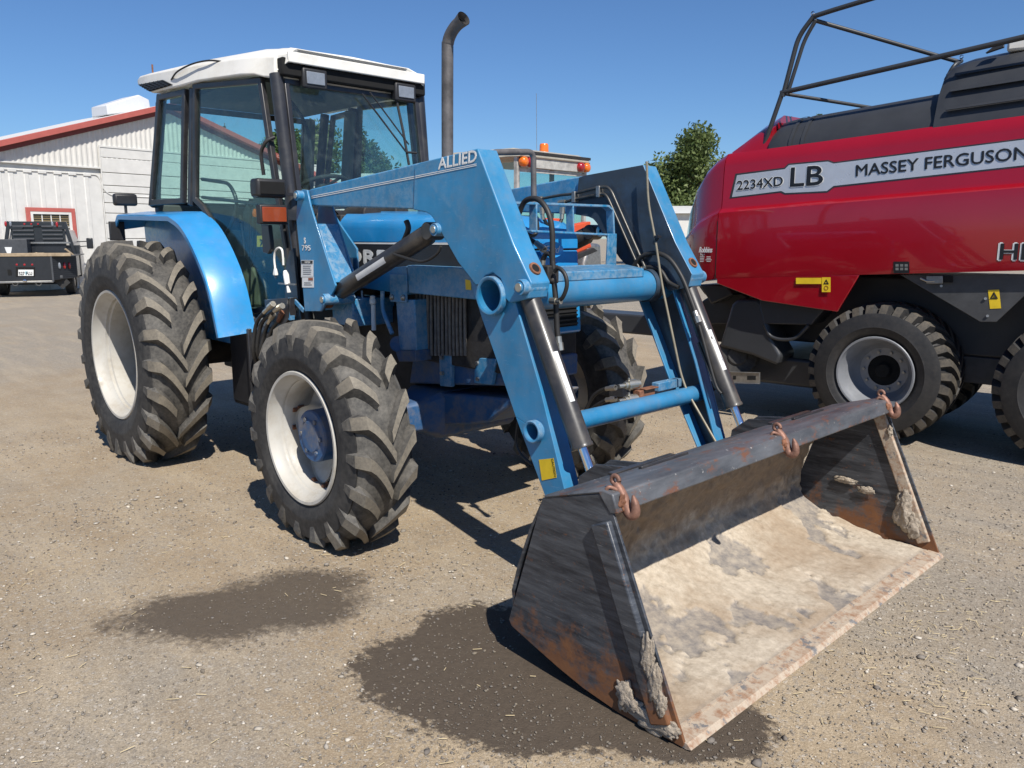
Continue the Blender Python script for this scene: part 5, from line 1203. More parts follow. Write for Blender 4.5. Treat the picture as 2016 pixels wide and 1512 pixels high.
tri(flapf, 1626.5, 555, 5.5, .004)
MB().frame([flapf(1626.5+4.5*math.cos(t), 567+4.5*math.sin(t), .004) for t in [k*.785 for k in range(8)]], .004, .001).build('warning_mark', 'lens_amber_dark', baler)
def skf(px, py, lift=0.): return BP(px, py, .03-lift)
MB().prism([skf(1945, 571, .003), skf(1967, 570, .003), skf(1971, 607, .003), skf(1949, 608, .003)], (0, .001, 0)).build('warning_label', 'decal_yellow', baler)
tri(skf, 1957, 582, 8, .006); MB().tube([skf(1957, 578, .006), skf(1960, 586, .006)], .004, 6).build('warning_mark', 'decal_black', baler)
# dealer sticker on the nose
def nosef(px, py, lift=0.): return BP(px, py, -.044-lift+max(0, (1411-px)*.0009))
a_ = nosef(1376, 497, .012); c_ = nosef(1406, 497, .012); text('dealer_letters', 'Robbins', .075, a_, c_-a_, (0, 0, 1), 'decal_white', baler, shear=.35, bold=.002, width=.155)
a_ = nosef(1379, 502.5, .012); text('dealer_letters', 'Equipment', .03, a_, (1, .03, 0), (0, 0, 1), 'decal_white', baler, width=.115)
for i, (x0, y0, x1) in enumerate(((1378, 505, 1387), (1391, 505, 1399), (1378, 508, 1386), (1391, 508, 1399), (1378, 511, 1386), (1389, 511, 1401), (1378, 514, 1385), (1391, 514, 1399))):
    MB().prism([nosef(x0, y0, .012), nosef(x1, y0, .012), nosef(x1, y0+1.2, .012), nosef(x0, y0+1.2, .012)], (0, .0006, 0)).build('dealer_line', 'decal_white', baler)
# ================================================================== barn
plain('siding_white', (.60, .585, .545), .6, var=.07, scale=2.5, bump=.1, bs=12)
plain('board_white', (.60, .59, .56), .6, var=.08, scale=3, bump=.1, bs=14)
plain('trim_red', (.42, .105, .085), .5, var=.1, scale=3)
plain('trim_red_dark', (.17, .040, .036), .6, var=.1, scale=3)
plain('roof_pale', (.62, .61, .58), .5, var=.08, scale=2)
plain('vent_white', (.60, .61, .63), .4, var=.04)
plain('window_dark', (.035, .030, .020), .25)
plain('blind_tan', (.20, .15, .07), .6, var=.2, scale=30)
ang = YAW-math.atan2(2200-1008, FPX); WD = V((math.cos(ang), math.sin(ang), 0)); WN = V((-WD.y, WD.x, 0))
BQ = CAM+ray(95, 470)*27; BQ.z = 0
# local frame: x along the wall, y into the building, z up
barn = thing('barn', 'long white barn with corrugated gable and red roof edge behind the flatbed truck', 'barn', BQ, ang)
if WN.dot(BQ-CAM) < 0: WNl = -1
else: WNl = 1
def WL(px, py, o=0.):
    d = ray(px, py); n = WN*WNl; t = (BQ+n*o-CAM).dot(n)/d.dot(n); p = CAM+d*t-BQ; return V((p.dot(WD), o*WNl, p.z))
ins = WNl
apex = WL(330, 205); slopeL = .94*(apex.z-WL(0, 285).z)/(apex.x-WL(0, 285).x)
def rz(x_): return apex.z-abs(x_-apex.x)*slopeL
X0, X1 = apex.x-9.2, apex.x+9.2
MB().prism([V((X0, .05*ins, 0)), V((X1, .05*ins, 0)), V((X1, .05*ins, rz(X1)-.12)), V((apex.x, .05*ins, apex.z-.12)), V((X0, .05*ins, rz(X0)-.12))], (0, 7*ins, 0)).build('wall', 'siding_white', barn)
# corrugated gable sheets: one wavy sheet above the trim line
zt0 = WL(100, 323).z
cm = MB(); n = int((X1-X0)/.045); vs = []
for i in range(n+1):
    x_ = X0+(X1-X0)*i/n; k = i % 4; o = (-.0, -.028, -.028, 0)[k]; vs += [V((x_, (o)*ins, zt0)), V((x_, (o)*ins, max(zt0+.01, rz(x_)-.14)))]
cm.add(vs, [(2*i, 2*i+2, 2*i+3, 2*i+1) for i in range(n)]); tag(cm.build('corrugated_gable', 'siding_white', barn, smooth=0, recalc=False), kind='stuff')
def wquad(x0, z0, x1, z1, t, o, nm, mat, par=barn, bev=0): return MB().box2((x0, o*ins, z0), (x1, (o-t)*ins, z1)).build(nm, mat, par, bevel=bev)
trimz = WL(100, 323).z
xs_ = WL(199, 330).x
wquad(X0, trimz-.05, xs_, trimz, .06, 0, 'trim_rail', 'board_white')
# broad vertical panels with capped battens below the trim
edges = [WL(q, 360).x for q in (-90, -60, -30, 0, 24, 54, 83, 113, 142, 171, 199)]
for i in range(len(edges)-1):
    a, c = edges[i], edges[i+1]
    wquad(a+.015, .0, c-.015, trimz-.26, .035, .01, 'panel', 'board_white', barn, .012)
    wquad(a-.10, .0, a+.05, trimz-.30, .055, .01, 'batten', 'board_white', barn, .02)
    wquad(a-.12, trimz-.33, a+.14, trimz-.22, .085, .01, 'batten_cap', 'board_white', barn, .015)
MB().tube(fillet([V((X0, -.04*ins, trimz-.26)), V((WL(190, 340).x, -.04*ins, trimz-.26)), V((xs_-.05, -.04*ins, trimz-.5)), V((xs_-.02, -.04*ins, .1))], .3), .022, 6).build('rounded_moulding', 'board_white', barn, smooth=50)
# horizontal boards to the right
zb = [WL(230, q).z for q in (292, 312, 341, 366, 380, 400, 420, 440, 470, 500, 530)]
xr = WL(196, 300).x; xe = WL(640, 400).x
for i in range(len(zb)-1):
    wquad(xr, zb[i+1]+.012, xe, zb[i]-.012, .040, 0, 'plank', 'board_white', barn, .01)
MB().tube(fillet([V((xr-.02, -.05*ins, zb[0])), V((xr-.02, -.05*ins, zb[4]+.1)), V((xr+.25, -.05*ins, zb[4]-.1)), V((xe, -.05*ins, zb[4]-.12))], .25), .022, 6).build('rounded_moulding', 'board_white', barn, smooth=50)
wquad(xr-.03, zb[0]-.01, xe, zb[0]+.05, .06, 0, 'trim_rail', 'board_white')
# red fascia, dark soffit return and pale roof
for sgn in (-1, 1):
    xe_ = X0-.4 if sgn < 0 else X1+.4; ze = rz(xe_)
    A = V((apex.x, -.06*ins, apex.z)); E_ = V((xe_, -.06*ins, ze))
    MB().prism([A+V((0, 0, .02)), E_+V((0, 0, .02)), E_+V((0, 0, -.17)), A+V((0, 0, -.17))], (0, -.30*ins, 0)).build('fascia', 'trim_red', barn, bevel=.01)
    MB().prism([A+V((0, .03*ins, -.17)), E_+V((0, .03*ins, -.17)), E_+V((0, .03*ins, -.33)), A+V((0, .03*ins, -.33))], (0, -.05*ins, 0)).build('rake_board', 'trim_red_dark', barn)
    MB().prism([A+V((0, -.28*ins, .012)), E_+V((0, -.28*ins, .012)), E_+V((0, -.28*ins, -.06)), A+V((0, -.28*ins, -.06))], (0, 7.5*ins, 0)).build('roof', 'roof_pale', barn)
# roof ventilator box
v0, v1 = WL(202, 236, 2.0), WL(287, 220, 2.0)
MB().loft([[V((v0.x, (1.6+dy)*ins, rz(v0.x)+.05+0*dz)), V((v1.x, (1.6+dy)*ins, rz(v1.x)+.05)), V((v1.x-.05, (1.6+dy)*ins, rz(v1.x)+.42)), V((v1.x-.45, (1.6+dy)*ins, rz(v1.x)+.55)), V((v0.x, (1.6+dy)*ins, rz(v0.x)+.42))] for dy, dz in ((0, 0), (1.2, 0))]).build('roof_ventilator', 'vent_white', barn, bevel=.04)
# window with red surround
a, c = WL(47, 408), WL(144, 411); zs = a.z-1.25
wf = MB().frame([V((a.x, -.10*ins, a.z)), V((c.x, -.10*ins, a.z)), V((c.x, -.10*ins, zs)), V((a.x, -.10*ins, zs))], .13, .06).build('window', 'trim_red', barn, bevel=.006)
MB().frame([V((a.x+.13, -.095*ins, a.z-.13)), V((c.x-.13, -.095*ins, a.z-.13)), V((c.x-.13, -.095*ins, zs+.13)), V((a.x+.13, -.095*ins, zs+.13))], .08, .05).build('sash', 'board_white', wf)
wx0, wx1 = a.x+.21, c.x-.21
MB().box2((wx0, -.05*ins, zs+.2), (wx1, -.06*ins, a.z-.2)).build('pane', 'window_dark', wf)
for k in range(9):
    z_ = a.z-.26-k*.075; MB().box2((wx0, -.062*ins, z_-.03), (wx1, -.068*ins, z_)).build('blind_slat', 'blind_tan', wf)
for k in range(1, 4):
    x_ = wx0+(wx1-wx0)*k/4; MB().box2((x_-.016, -.07*ins, zs+.2), (x_+.016, -.085*ins, a.z-.2)).build('muntin', 'board_white', wf)
MB().box2((wx0, -.07*ins, (zs+a.z)/2-.015), (wx1, -.085*ins, (zs+a.z)/2+.015)).build('muntin', 'board_white', wf)

# ================================================================== flatbed truck
plain('truck_black', (.016, .018, .022), .35, var=.2, scale=6, coat=.3)
plain('truck_dark_grey', (.055, .058, .064), .5, var=.2, scale=8)
plain('truck_silver', (.52, .50, .48), .35, .3, var=.06)
plain('bed_wood', (.34, .26, .17), .85, var=.3, scale=6, bump=.2)
plain('plate_blue', (.35, .55, .62), .5)
b = NB('tread_plate'); ck = b.n.new('ShaderNodeTexChecker'); ck.inputs['Scale'].default_value = 34; b.t.links.new(b.co, ck.inputs[0]); b.set(Base_Color=b.mix(ck.outputs['Fac'], (.014, .016, .020), (.035, .037, .042)), Roughness=.4, Metallic=.3)
TA = R(157); tp = on(62, 585, 'z', 0)
truck = thing('flatbed_truck', 'black flatbed pickup truck parked with its tail lights toward the tractor, by the barn window', 'truck', tp, TA)
TF = V((math.cos(TA), math.sin(TA), 0)); TR = V((TF.y, -TF.x, 0))
def TP(px, py, o=0.):   # point on the plane of the truck's tail, o metres forward of it; local x forward, y left
    d = ray(px, py); t = (tp+TF*o-CAM).dot(TF)/d.dot(TF); p = CAM+d*t-tp; return V((o, -p.dot(TR), p.z))
dz_ = TP(60, 505).z; bz = TP(60, 553).z; yr_ = TP(104, 540).y; hz_ = TP(60, 436, 2.3).z
yR = TP(152, 530, .55).y; YL = yr_+1.95; yL = yR+2.45
hw_m = (yR+yL)/2
# tail panel with angled corner wings
MB().prism([V((0, yr_, bz)), V((0, YL, bz)), V((0, YL, dz_)), V((0, yr_, dz_))], (.08, 0, 0)).build('tail_panel', 'truck_black', truck, bevel=.01)
for s, ya, yb in ((-1, yr_, yR), (1, YL, yL)):
    wg = MB().prism([V((.0, ya, bz)), V((.55, yb, bz+.06)), V((.55, yb, dz_)), V((.0, ya, dz_))], (.06, 0, 0)).build('corner_wing', 'tread_plate', truck, bevel=.01)
    MB().bar((-.01, ya, bz-.03), (-.01, ya, dz_), .05, .05, (0, 1, 0)).build('corner_post', 'truck_dark_grey', truck)
    for k, mt in enumerate(('lens_clear', 'lens_red', 'lens_red')):
        t = .30+k*.20; p = V((.55*t-.015, ya+(yb-ya)*t, (dz_+bz)/2+.07)); nrm = V((-(abs(yb-ya)), 0.55*(1 if s < 0 else -1)*-1, 0)).normalized()
        lz = MB().rev([(0, .045), (.015, .042), (.03, .02), (.032, .001)], (0, 0, 0), (-1, 0, 0), 16); lz.v = [(x_+p.x, y_*.85+p.y, z_*2.3+p.z) for x_, y_, z_ in lz.v]; lz.build('tail_light', mt, wg, smooth=60)
MB().box2((-.03, yr_, bz-.06), (.05, YL, bz)).build('bumper_rail', 'steel_grey', truck, bevel=.01)
MB().box2((.0, yR, dz_), (2.5, yL, dz_+.03)).build('bed_deck', 'truck_dark_grey', truck, bevel=.005)
MB().box2((-.02, yR+.06, dz_), (.10, yL-.06, dz_+.10)).build('bed_plank', 'bed_wood', truck, bevel=.01)
for (q0, q1) in (((48, 500), (87, 499)), ((128, 490), (145, 503)), ((70, 498), (85, 503))):
    MB().bar(TP(*q0, .5), TP(*q1, .6), .10, .05).build('loose_board', 'bed_wood', truck, bevel=.006)
for k in range(3): MB().rev([(0, .032), (.012, .028), (.016, .001)], TP(33+k*15.2, 521), (-1, 0, 0), 14).build('marker_light', 'lens_red', truck)
pc = TP(36, 544); pl_ = MB().prism([TP(36, 531, -.012), TP(66, 531, -.012), TP(66, 543, -.012), TP(36, 543, -.012)], (-.004, 0, 0)).build('licence_plate', 'decal_white', truck)
MB().prism([TP(31, 526, -.004), TP(69, 526, -.004), TP(69, 545, -.004), TP(31, 545, -.004)], (-.003, 0, 0)).build('plate_recess', 'black_void', truck)
text('plate_number', '527 FLU', .13, TP(37.5, 541.5, -.022), (0, -1, 0), (0, 0, 1), 'decal_black', pl_, width=abs(TP(64, 541).y-TP(38, 541).y), bold=.003)
MB().prism([TP(49, 534, -.019), TP(54, 534, -.019), TP(53, 541, -.019), TP(50, 541, -.019)], (-.001, 0, 0)).build('plate_tree', 'plate_blue', pl_)
MB().box(TP(19, 536), (.04, .09, .16)).build('socket', 'black_void', truck)
MB().rev([(0, .03), (.05, .03), (.06, .05), (.10, .045), (.13, .001)], TP(50, 553), (-1, 0, .1), 14).build('tow_ball', 'chrome', truck)
for q in ((30, 558), (76, 558)): c = TP(*q); MB().tube([c+V((0, .07*math.cos(t), .06*math.sin(t))) for t in [k*math.pi/8 for k in range(17)]], .009, 6, caps=False).build('chain_loop', 'steel_grey', truck)
# headache rack
hx = 2.2; hzb = TP(60, 478, hx).z; ry0 = TP(143, 450, hx).y; 
ryT = TP(127, 440, hx).y; lyT = hw_m*2-ryT; ly0 = hw_m*2-ry0
MB().prism([V((hx, ryT, hz_)), V((hx, lyT, hz_)), V((hx, lyT+.04, hz_-.24)), V((hx, lyT-.35, hz_-.24)), V((hx, lyT-.42, hz_-.15)), V((hx, ryT+.42, hz_-.15)), V((hx, ryT+.35, hz_-.24)), V((hx, ryT-.04, hz_-.24))], (.06, 0, 0)).build('rack_header', 'truck_black', truck, bevel=.01)
for yt, y0_ in ((ryT, ry0), (lyT, ly0)): MB().bar((hx+.03, yt, hz_), (hx+.03, y0_, dz_), .10, .10, (1, 0, 0)).build('rack_post', 'truck_black', truck, bevel=.01)
MB().bar((hx, ry0+.1, hzb), (hx, ly0-.1, hzb), .05, .05).build('rack_rail', 'steel_grey', truck)
for ya, yb in ((ryT+.08, ryT+.66), (lyT-.66, lyT-.08)):
    for k in range(4): MB().box2((hx-.01, ya, hzb+.10+k*.13), (hx+.03, yb, hzb+.15+k*.13)).build('rack_slat', 'truck_dark_grey', truck, bevel=.005)
for k, (q, mt) in enumerate((((11, 441), 'lens_red'), ((20.5, 441), 'lens_clear'), ((103, 441.5), 'lens_clear'), ((112, 442), 'lens_red'))):
    p = TP(*q, hx-.01); lz = MB().rev([(0, .045), (.015, .042), (.03, .02), (.032, .001)], (0, 0, 0), (-1, 0, 0), 16); lz.v = [(x_+p.x, y_*.85+p.y, z_*2.0+p.z) for x_, y_, z_ in lz.v]; lz.build('rack_light', mt, truck, smooth=60)
for k in range(3): MB().rev([(0, .032), (.012, .028), (.016, .001)], TP(48+k*13.4, 441, hx-.01), (-1, 0, 0), 14).build('marker_light', 'lens_red', truck)
MB().box2((hx+.05, ryT+.02, dz_+.03), (hx+.08, lyT-.02, hz_-.10)).build('rack_panel', 'truck_black', truck)
# cab, sides, mirrors
yc = (ryT+lyT)/2
cabr = MB().loft([[V((x_, yc-hw, z_)), V((x_, yc+hw, z_)), V((x_, yc+hw*.98, z2)), V((x_, yc+hw*.80, zt_)), V((x_, yc-hw*.80, zt_)), V((x_, yc-hw*.98, z2))] for x_, hw, z_, z2, zt_ in ((2.35, .98, .55, 1.25, 1.95), (2.6, 1.0, .5, 1.25, 2.0), (4.2, 1.0, .5, 1.25, 2.0), (4.9, .98, .5, 1.25, 1.35), (6.2, .96, .5, 1.1, 1.2), (6.3, .9, .55, 1.0, 1.05))]).build('cab', 'truck_silver', truck, smooth=30, bevel=.03)
MB().box2((2.33, yc-.36, 1.42), (2.345, yc+.36, 1.84)).build('rear_glass', 'window_dark', truck)
MB().box2((.6, yR+.12, .55), (2.3, yR+.20, dz_)).box2((2.3, yR+.10, .5), (2.5, yL-.1, 1.5)).build('side_skirt', 'truck_black', truck)
mr = TP(177, 479, 3.6)
MB().box(mr, (.10, .20, .36)).build('mirror', 'truck_black', truck, bevel=.03)
for dz in (-.09, .07): MB().bar(mr+V((0, .05, dz)), mr+V((.05, .42, dz-.02)), .03, .03).build('mirror_arm', 'truck_black', truck)
ml = V((mr.x, 2*yc-mr.y, mr.z)); MB().box(ml, (.10, .20, .36)).build('mirror', 'truck_black', truck, bevel=.03)
MB().box2((1.55, yL-1.0, dz_+.03), (2.15, yL-.2, dz_+.50)).build('tool_box', 'truck_dark_grey', truck, bevel=.01)
lg = TP(17, 493, 1.54); MB().prism([lg+V((0, .10, .10)), lg+V((0, -.10, .10)), lg+V((0, -.07, -.02)), lg+V((0, -.04, -.12)), lg+V((0, .04, -.12)), lg+V((0, .07, -.02))], (-.004, 0, 0)).build('box_emblem', 'decal_white', truck)
for s in (yR+.30, yL-.30):
    for x_ in (1.25, 5.3):
        w_ = MB().rev([(-.13, .20), (-.14, .30), (-.11, .385), (0, .40), (.11, .385), (.14, .30), (.13, .20)], (x_, s, .395), (0, 1, 0), 32).build('wheel', 'tyre_side', truck, smooth=50)
        MB().rev([(-.13, .001), (-.10, .21), (.10, .21), (.13, .001)], (x_, s, .395), (0, 1, 0), 24).build('rim', 'steel_grey', w_)
MB().box2((.2, yc-.4, .42), (5.8, yc+.4, .62)).cyl((1.25, yR+.3, .4), (1.25, yL-.3, .4), .09).box2((.15, yR+.35, .52), (.3, yL-.35, .62)).build('frame_rails', 'truck_dark_grey', truck, bevel=.02)
MB().bar((.3, yR+.30, .30), (.3, yR+.62, .68), .01, .30, (0, 1, 0)).build('mud_flap', 'hose_rubber', truck)

# ================================================================== second tractor, seen behind the loader
plain('old_cream', (.40, .37, .30), .5, var=.15, scale=6)
plain('old_white', (.42, .41, .38), .5, var=.35, scale=7)
plain('old_orange', (.62, .085, .025), .45, var=.12, scale=6)
T2 = CAM+ray(1078, 330)*12.5; T2.z = 0; A2 = R(183)
t2 = thing('utility_tractor', 'old cream and orange utility tractor with a beacon, half hidden behind the loader arms', 'tractor', T2, A2)
TF2 = V((math.cos(A2), math.sin(A2), 0)); TR2 = V((TF2.y, -TF2.x, 0))
def P2(px, py, o=0.):
    d = ray(px, py); t = (T2+TF2*o-CAM).dot(TF2)/d.dot(TF2); p = CAM+d*t-T2; return V((o, -p.dot(TR2), p.z))
a2, b2 = P2(1030, 302), P2(1150, 330); yA, yB = P2(1022, 315).y, P2(1155, 325).y; zr2 = P2(1090, 322).z
ylo, yhi = min(yA, yB), max(yA, yB); ym = (ylo+yhi)/2
MB().box2((-.02, ylo+.05, zr2-.10), (.10, yhi-.05, zr2+.10)).build('light_bar', 'old_white', t2, bevel=.01)
rf = MB().loft([[V((x_, ylo-.06, zr2+.05)), V((x_, yhi+.06, zr2+.05)), V((x_, yhi-.02, zr2+.05+h_)), V((x_, ylo+.02, zr2+.05+h_))] for x_, h_ in ((-.05, .06), (.15, .14), (1.5, .16), (1.75, .08))]).build('cab_roof', 'old_cream', t2, bevel=.02)
MB().box2((-.06, ylo-.03, zr2+.10), (-.02, yhi+.03, zr2+.14)).build('roof_edge', 'engine_dark', t2)
for y_ in (ylo, yhi):
    for x_ in (.05, .75, 1.55): MB().bar((x_, y_, 1.2), (x_, y_, zr2+.06), .06, .06, (0, 1, 0)).build('cab_post', 'old_white' if x_ < .5 else 'frame_black', t2)
    MB().box2((.08, y_-.003, 1.55), (1.52, y_+.003, zr2-.02)).build('side_glass', 'cab_glass', t2)
MB().box2((.02, ylo, zr2-.16), (.06, yhi, zr2-.11)).build('rear_header', 'old_white', t2)
MB().box2((.045, ylo+.05, 1.5), (.05, yhi-.05, zr2-.15)).build('rear_glass', 'cab_glass', t2)
MB().box2((0, ylo, 1.0), (1.6, yhi, 1.45)).build('cab_base', 'old_orange', t2, bevel=.03)
MB().box2((.5, ym-.25, 1.45), (.9, ym+.25, 2.1)).build('seat', 'seat_black', t2, bevel=.05)
for y_, mts in ((yA, ('lens_orange', 'lens_red')), (yB, ('lens_orange', 'lens_red'))):
    for k, mt in enumerate(mts):
        dirn = 1 if y_ < ym else -1; p = V((-.05, y_+dirn*(.06+.15*k), zr2-.02))
        MB().rev([(.05, .07), (0, .075), (-.03, .07), (-.05, .045), (-.055, .001)], p, (1, 0, 0), 18).build('round_lamp', mt, t2, smooth=50)
bc = P2(1071, 303, .35); bco = MB().rev([(0, .085), (.04, .085), (.045, .075), (.15, .072), (.17, .06), (.175, .001)], V((bc.x, bc.y, zr2+.17)), (0, 0, 1), 24).build('beacon', 'lens_orange', t2, smooth=40)
MB().rev([(0, .09), (.03, .09), (.035, .001)], V((bc.x, bc.y, zr2+.15)), (0, 0, 1), 24).build('beacon_base', 'steel_grey', bco)
MB().tube([V((.4, P2(1057, 300, .4).y, zr2)), V((.4, P2(1057, 300, .4).y+.02, zr2+1.1))], .004, 5).build('aerial', 'steel_grey', t2)
t2o = tyre(.75, .42, .42, 18, .04, .75, k=.6, seg=64)
for y_ in (ylo-.28, yhi+.28):
    tt = MB(); tt.v, tt.f, tt.mi = list(t2o.v), list(t2o.f), list(t2o.mi)
    move(tt, (.9, y_, .75)).build('tyre', ['tyre_side', 'tyre_tread', 'tyre_lug'], t2, smooth=38)
    MB().rev([(-.14, .43), (-.10, .40), (0, .38), (.02, .001)], (.9, y_, .75), (0, 1, 0), 32).build('rim', 'old_cream', t2, smooth=40)
    MB().rev([(-.12, .28), (-.14, .36), (-.11, .46), (0, .48), (.11, .46), (.14, .36), (.12, .28)], (3.0, y_*.9+ym*.1, .48), (0, 1, 0), 32).build('tyre', 'tyre_side', t2, smooth=50)
    MB().loft([[V((.9+r_*math.cos(t), y_+dy, .75+r_*math.sin(t))) for r_, dy in ((.80, -.22), (.83, -.22), (.83, .22), (.80, .22))] for t in [R(20+k*14) for k in range(11)]]).build('fender', 'old_orange', t2)
MB().box2((1.6, ym-.35, .9), (3.4, ym+.35, 1.75)).build('hood', 'old_orange', t2, bevel=.06)
MB().box2((0, ym-.30, .5), (3.2, ym+.30, .95)).build('chassis', 'engine_dark', t2, bevel=.03)
# orange implement boom and cream tank on its back
bmq = [P2(1112, 498, -.9), P2(1163, 478, -.9), P2(1166, 487, -.9), P2(1116, 508, -.9)]
boom = MB().prism(bmq, (.18, 0, 0)).build('boom', 'old_orange', t2, bevel=.02)
MB().prism([P2(1118, 446, -.7), P2(1163, 436, -.7), P2(1163, 444, -.7), P2(1128, 462, -.7), P2(1110, 462, -.7)], (.16, 0, 0)).build('boom_head', 'old_orange', t2, bevel=.01)
MB().prism([P2(1105, 512, -1.0), P2(1170, 488, -1.0), P2(1178, 494, -1.0), P2(1112, 522, -1.0)], (.08, 0, 0)).build('boom_guard', 'hose_rubber', t2, bevel=.01)
MB().prism([P2(1160, 478, -.5), P2(1184, 480, -.5), P2(1186, 530, -.5), P2(1146, 535, -.5)], (.3, 0, 0)).build('tank', 'steel_grey', t2, bevel=.05)
MB().prism([P2(1060, 440, -.4), P2(1115, 440, -.4), P2(1115, 462, -.4), P2(1060, 462, -.4)], (.3, 0, 0)).build('tank', 'old_cream', t2, bevel=.04)
MB().prism([P2(1010, 428, -.3), P2(1105, 430, -.3), P2(1105, 442, -.3), P2(1010, 450, -.3)], (.2, 0, 0)).build('crossbar', 'old_orange', t2, bevel=.02)

# ================================================================== trees
def leafmat(name, a, c):
    b = NB(name); at = b.n.new('ShaderNodeAttribute'); at.attribute_name = 'tone'
    col = b.mix(at.outputs['Fac'], a, c); b.set(Base_Color=col, Roughness=.6)
    tr = b.n.new('ShaderNodeBsdfTranslucent'); b.t.links.new(col, tr.inputs[0]); mx = b.n.new('ShaderNodeMixShader'); mx.inputs[0].default_value = .3
    b.t.links.new(b.b.outputs[0], mx.inputs[1]); b.t.links.new(tr.outputs[0], mx.inputs[2]); b.t.links.new(mx.outputs[0], b.out.inputs[0])
leafmat('leaf_green', (.050, .085, .020), (.17, .215, .065)); leafmat('leaf_dark', (.020, .045, .016), (.07, .11, .035)); leafmat('leaf_dry', (.07, .06, .03), (.16, .13, .06))
plain('bark', (.10, .075, .055), .9, var=.3, scale=4)
def tree(name, label, base, h, rx, leaf, nl, mat, seed, shape='round', group=None, leaf_from=.12, lobes=9):
    r_ = np.random.default_rng(seed); root = thing(name, label, 'tree', base, 0, group); rd = random.Random(seed)
    tk = MB().tube(curve([V((0, 0, -.1)), V((rd.uniform(-.1, .1), rd.uniform(-.1, .1), h*.4)), V((0, 0, h*.92))], 6), [h*.028*(1-.93*i/12) for i in range(13)], 10)
    cl = []
    for k in range(lobes):
        z_ = h*(leaf_from+.08+(.84-leaf_from)*((k+.5)/lobes)); wd = rx*(math.sin(math.pi*min(1, max(.06, (z_/h-leaf_from)/(1.03-leaf_from))))**.6 if shape == 'round' else (1.02-z_/h)*1.1)
        for j in range(3 if shape == 'round' else 4):
            a_ = rd.uniform(0, 6.28); rr = wd*rd.uniform(.25, .82); c = V((rr*math.cos(a_), rr*math.sin(a_), z_+rd.uniform(-.05, .05)*h)); cl.append((c, wd*rd.uniform(.24, .52)))
            tk.tube(curve([V((0, 0, c.z*.72)), V((c.x*.5, c.y*.5, c.z*.88)), c], 4), [h*.010, h*.009, h*.008, h*.007, h*.006, h*.005, h*.004, h*.003, h*.002], 6)
    tk.build('trunk', 'bark', root)
    cs = np.array([c[:] for c, _ in cl]); rs = np.array([r for _, r in cl]); w_ = rs**2; idx = r_.choice(len(cl), nl, p=w_/w_.sum())
    d = r_.normal(size=(nl, 3)); d /= np.linalg.norm(d, axis=1)[:, None]; rad = rs[idx]*(r_.random(nl)**.45)*r_.uniform(.75, 1.18, nl)
    c = cs[idx]+d*rad[:, None]*np.array([1, 1, .85]); c[:, 2] = np.clip(c[:, 2], h*leaf_from*.7, None)
    u = r_.normal(size=(nl, 3)); u /= np.linalg.norm(u, axis=1)[:, None]; v = np.cross(u, r_.normal(size=(nl, 3))); v /= np.linalg.norm(v, axis=1)[:, None]
    s = leaf*r_.uniform(.6, 1.3, nl)[:, None]
    vs = np.stack([c-u*s, c-v*s*.5, c+u*s, c+v*s*.5], 1).reshape(-1, 3)
    me = bpy.data.meshes.new('crown'); me.from_pydata(vs.tolist(), [], np.arange(nl*4).reshape(-1, 4).tolist())
    at = me.color_attributes.new('tone', 'FLOAT_COLOR', 'POINT'); k = np.clip(r_.normal(.5, .25, nl)+.25*(rs[idx]-rs.mean())/rs.mean(), 0, 1); at.data.foreach_set('color', np.repeat(np.stack([k, k, k, np.ones(nl)], -1), 4, 0).reshape(-1).astype(np.float32))
    me.materials.append(MATS[mat]); link('crown', me, root); return root
def far(px, py, t): p = CAM+ray(px, py)*t; return V((p.x, p.y, 0)), p.z
def hgt(px, pytop, t): return (CAM+ray(px, pytop)*t).z
TG = 'trees beyond the yard'
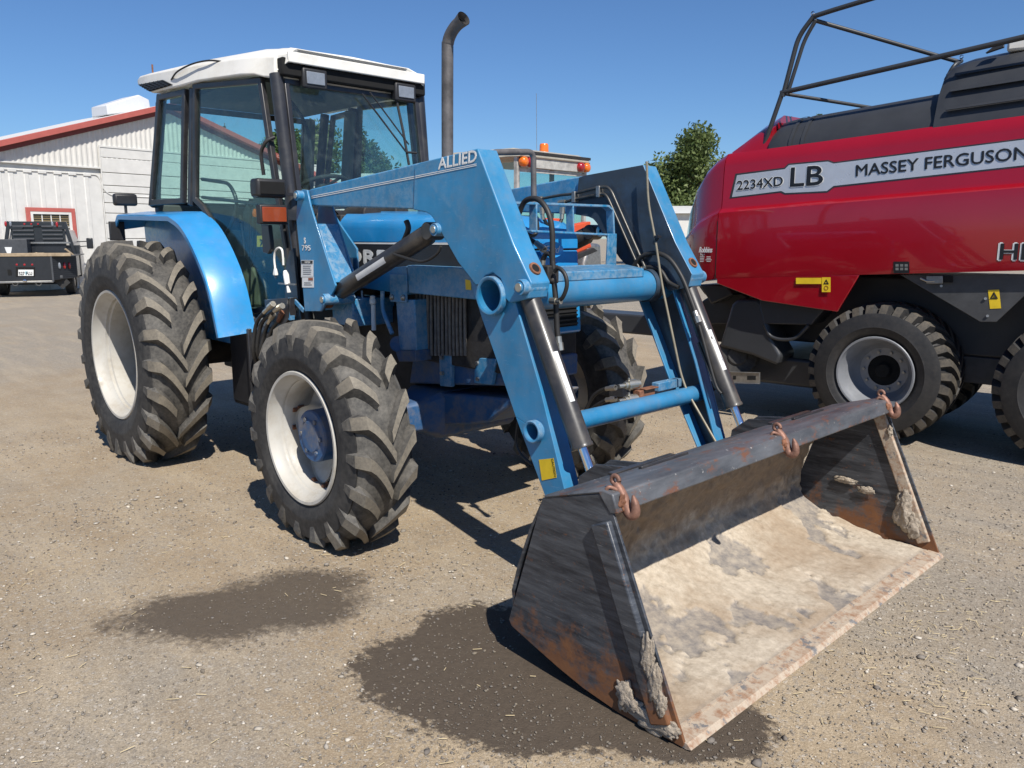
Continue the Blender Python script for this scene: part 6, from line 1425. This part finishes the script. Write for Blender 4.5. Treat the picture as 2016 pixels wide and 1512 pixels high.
bq, _ = far(1363, 300, 52); tree('leafy_tree', 'dense round leafy tree standing between loader arm and red baler', bq, hgt(1350, 240, 52)*.97, 3.7, .14, 22000, 'leaf_green', 3, leaf_from=.03, lobes=16)
for px, pt, t, rx, mt, sd, lb in ((540, 250, 62, 3.4, 'leaf_green', 5, 'leafy tree seen through the side door glass of the tractor cab'), (610, 225, 66, 4.6, 'leaf_green', 6, 'tall leafy tree seen through the tractor windscreen, beside the barn roof'), (700, 235, 70, 4.2, 'leaf_dark', 8, 'dark leafy tree seen through the tractor windscreen, farther from the barn'),
                                   (1553, 204, 90, 1.7, 'leaf_dark', 9, 'thin tree tip poking above the baler, next to its railing post'), (1597, 208, 92, 2.0, 'leaf_green', 10, 'thin tree tip poking above the charcoal baler hood'), (2, 275, 55, 1.6, 'leaf_dry', 12, 'brownish tree tip peeking over the low end of the barn roof')):
    bq, _ = far(px, 300, t); tree('leafy_tree', lb, bq, hgt(px, pt, t)*.98, rx, .21, 10000, mt, sd, group=TG, lobes=9)
bq, _ = far(442, 240, 58); tree('conifer_tree', 'sparse conifer rising over the barn ridge, seen through the cab door', bq, hgt(442, 218, 58), 2.0, .13, 1500, 'leaf_dark', 21, shape='cone', group=TG, leaf_from=.3, lobes=10)
# low white buildings in the distance
def shed(px0, px1, pyt, t, label):
    a, _ = far(px0, 400, t); c, _ = far(px1, 400, t); z_ = hgt((px0+px1)/2, pyt, t); d = c-a; L = d.length; an = math.atan2(d.y, d.x)
    r = thing('shed', label, 'shed', a, an); dpt = 5
    MB().box2((0, 0, 0), (L, dpt, z_*.86)).build('wall', 'siding_white', r, bevel=.02); MB().prism([V((-.2, -.3, z_*.86)), V((-.2, dpt+.3, z_*.86)), V((-.2, dpt*.5, z_))], (L+.4, 0, 0)).build('roof', 'roof_pale', r)
    for k in range(2): MB().box2((L*(.3+.3*k), -.02, z_*.35), (L*(.38+.3*k), 0, z_*.65)).build('window', 'window_dark', r)
shed(1296, 1420, 402, 44, 'low white shed under the round tree, peeking beside the baler nose')
shed(640, 800, 336, 48, 'long pale shed seen low through the tractor windscreen')
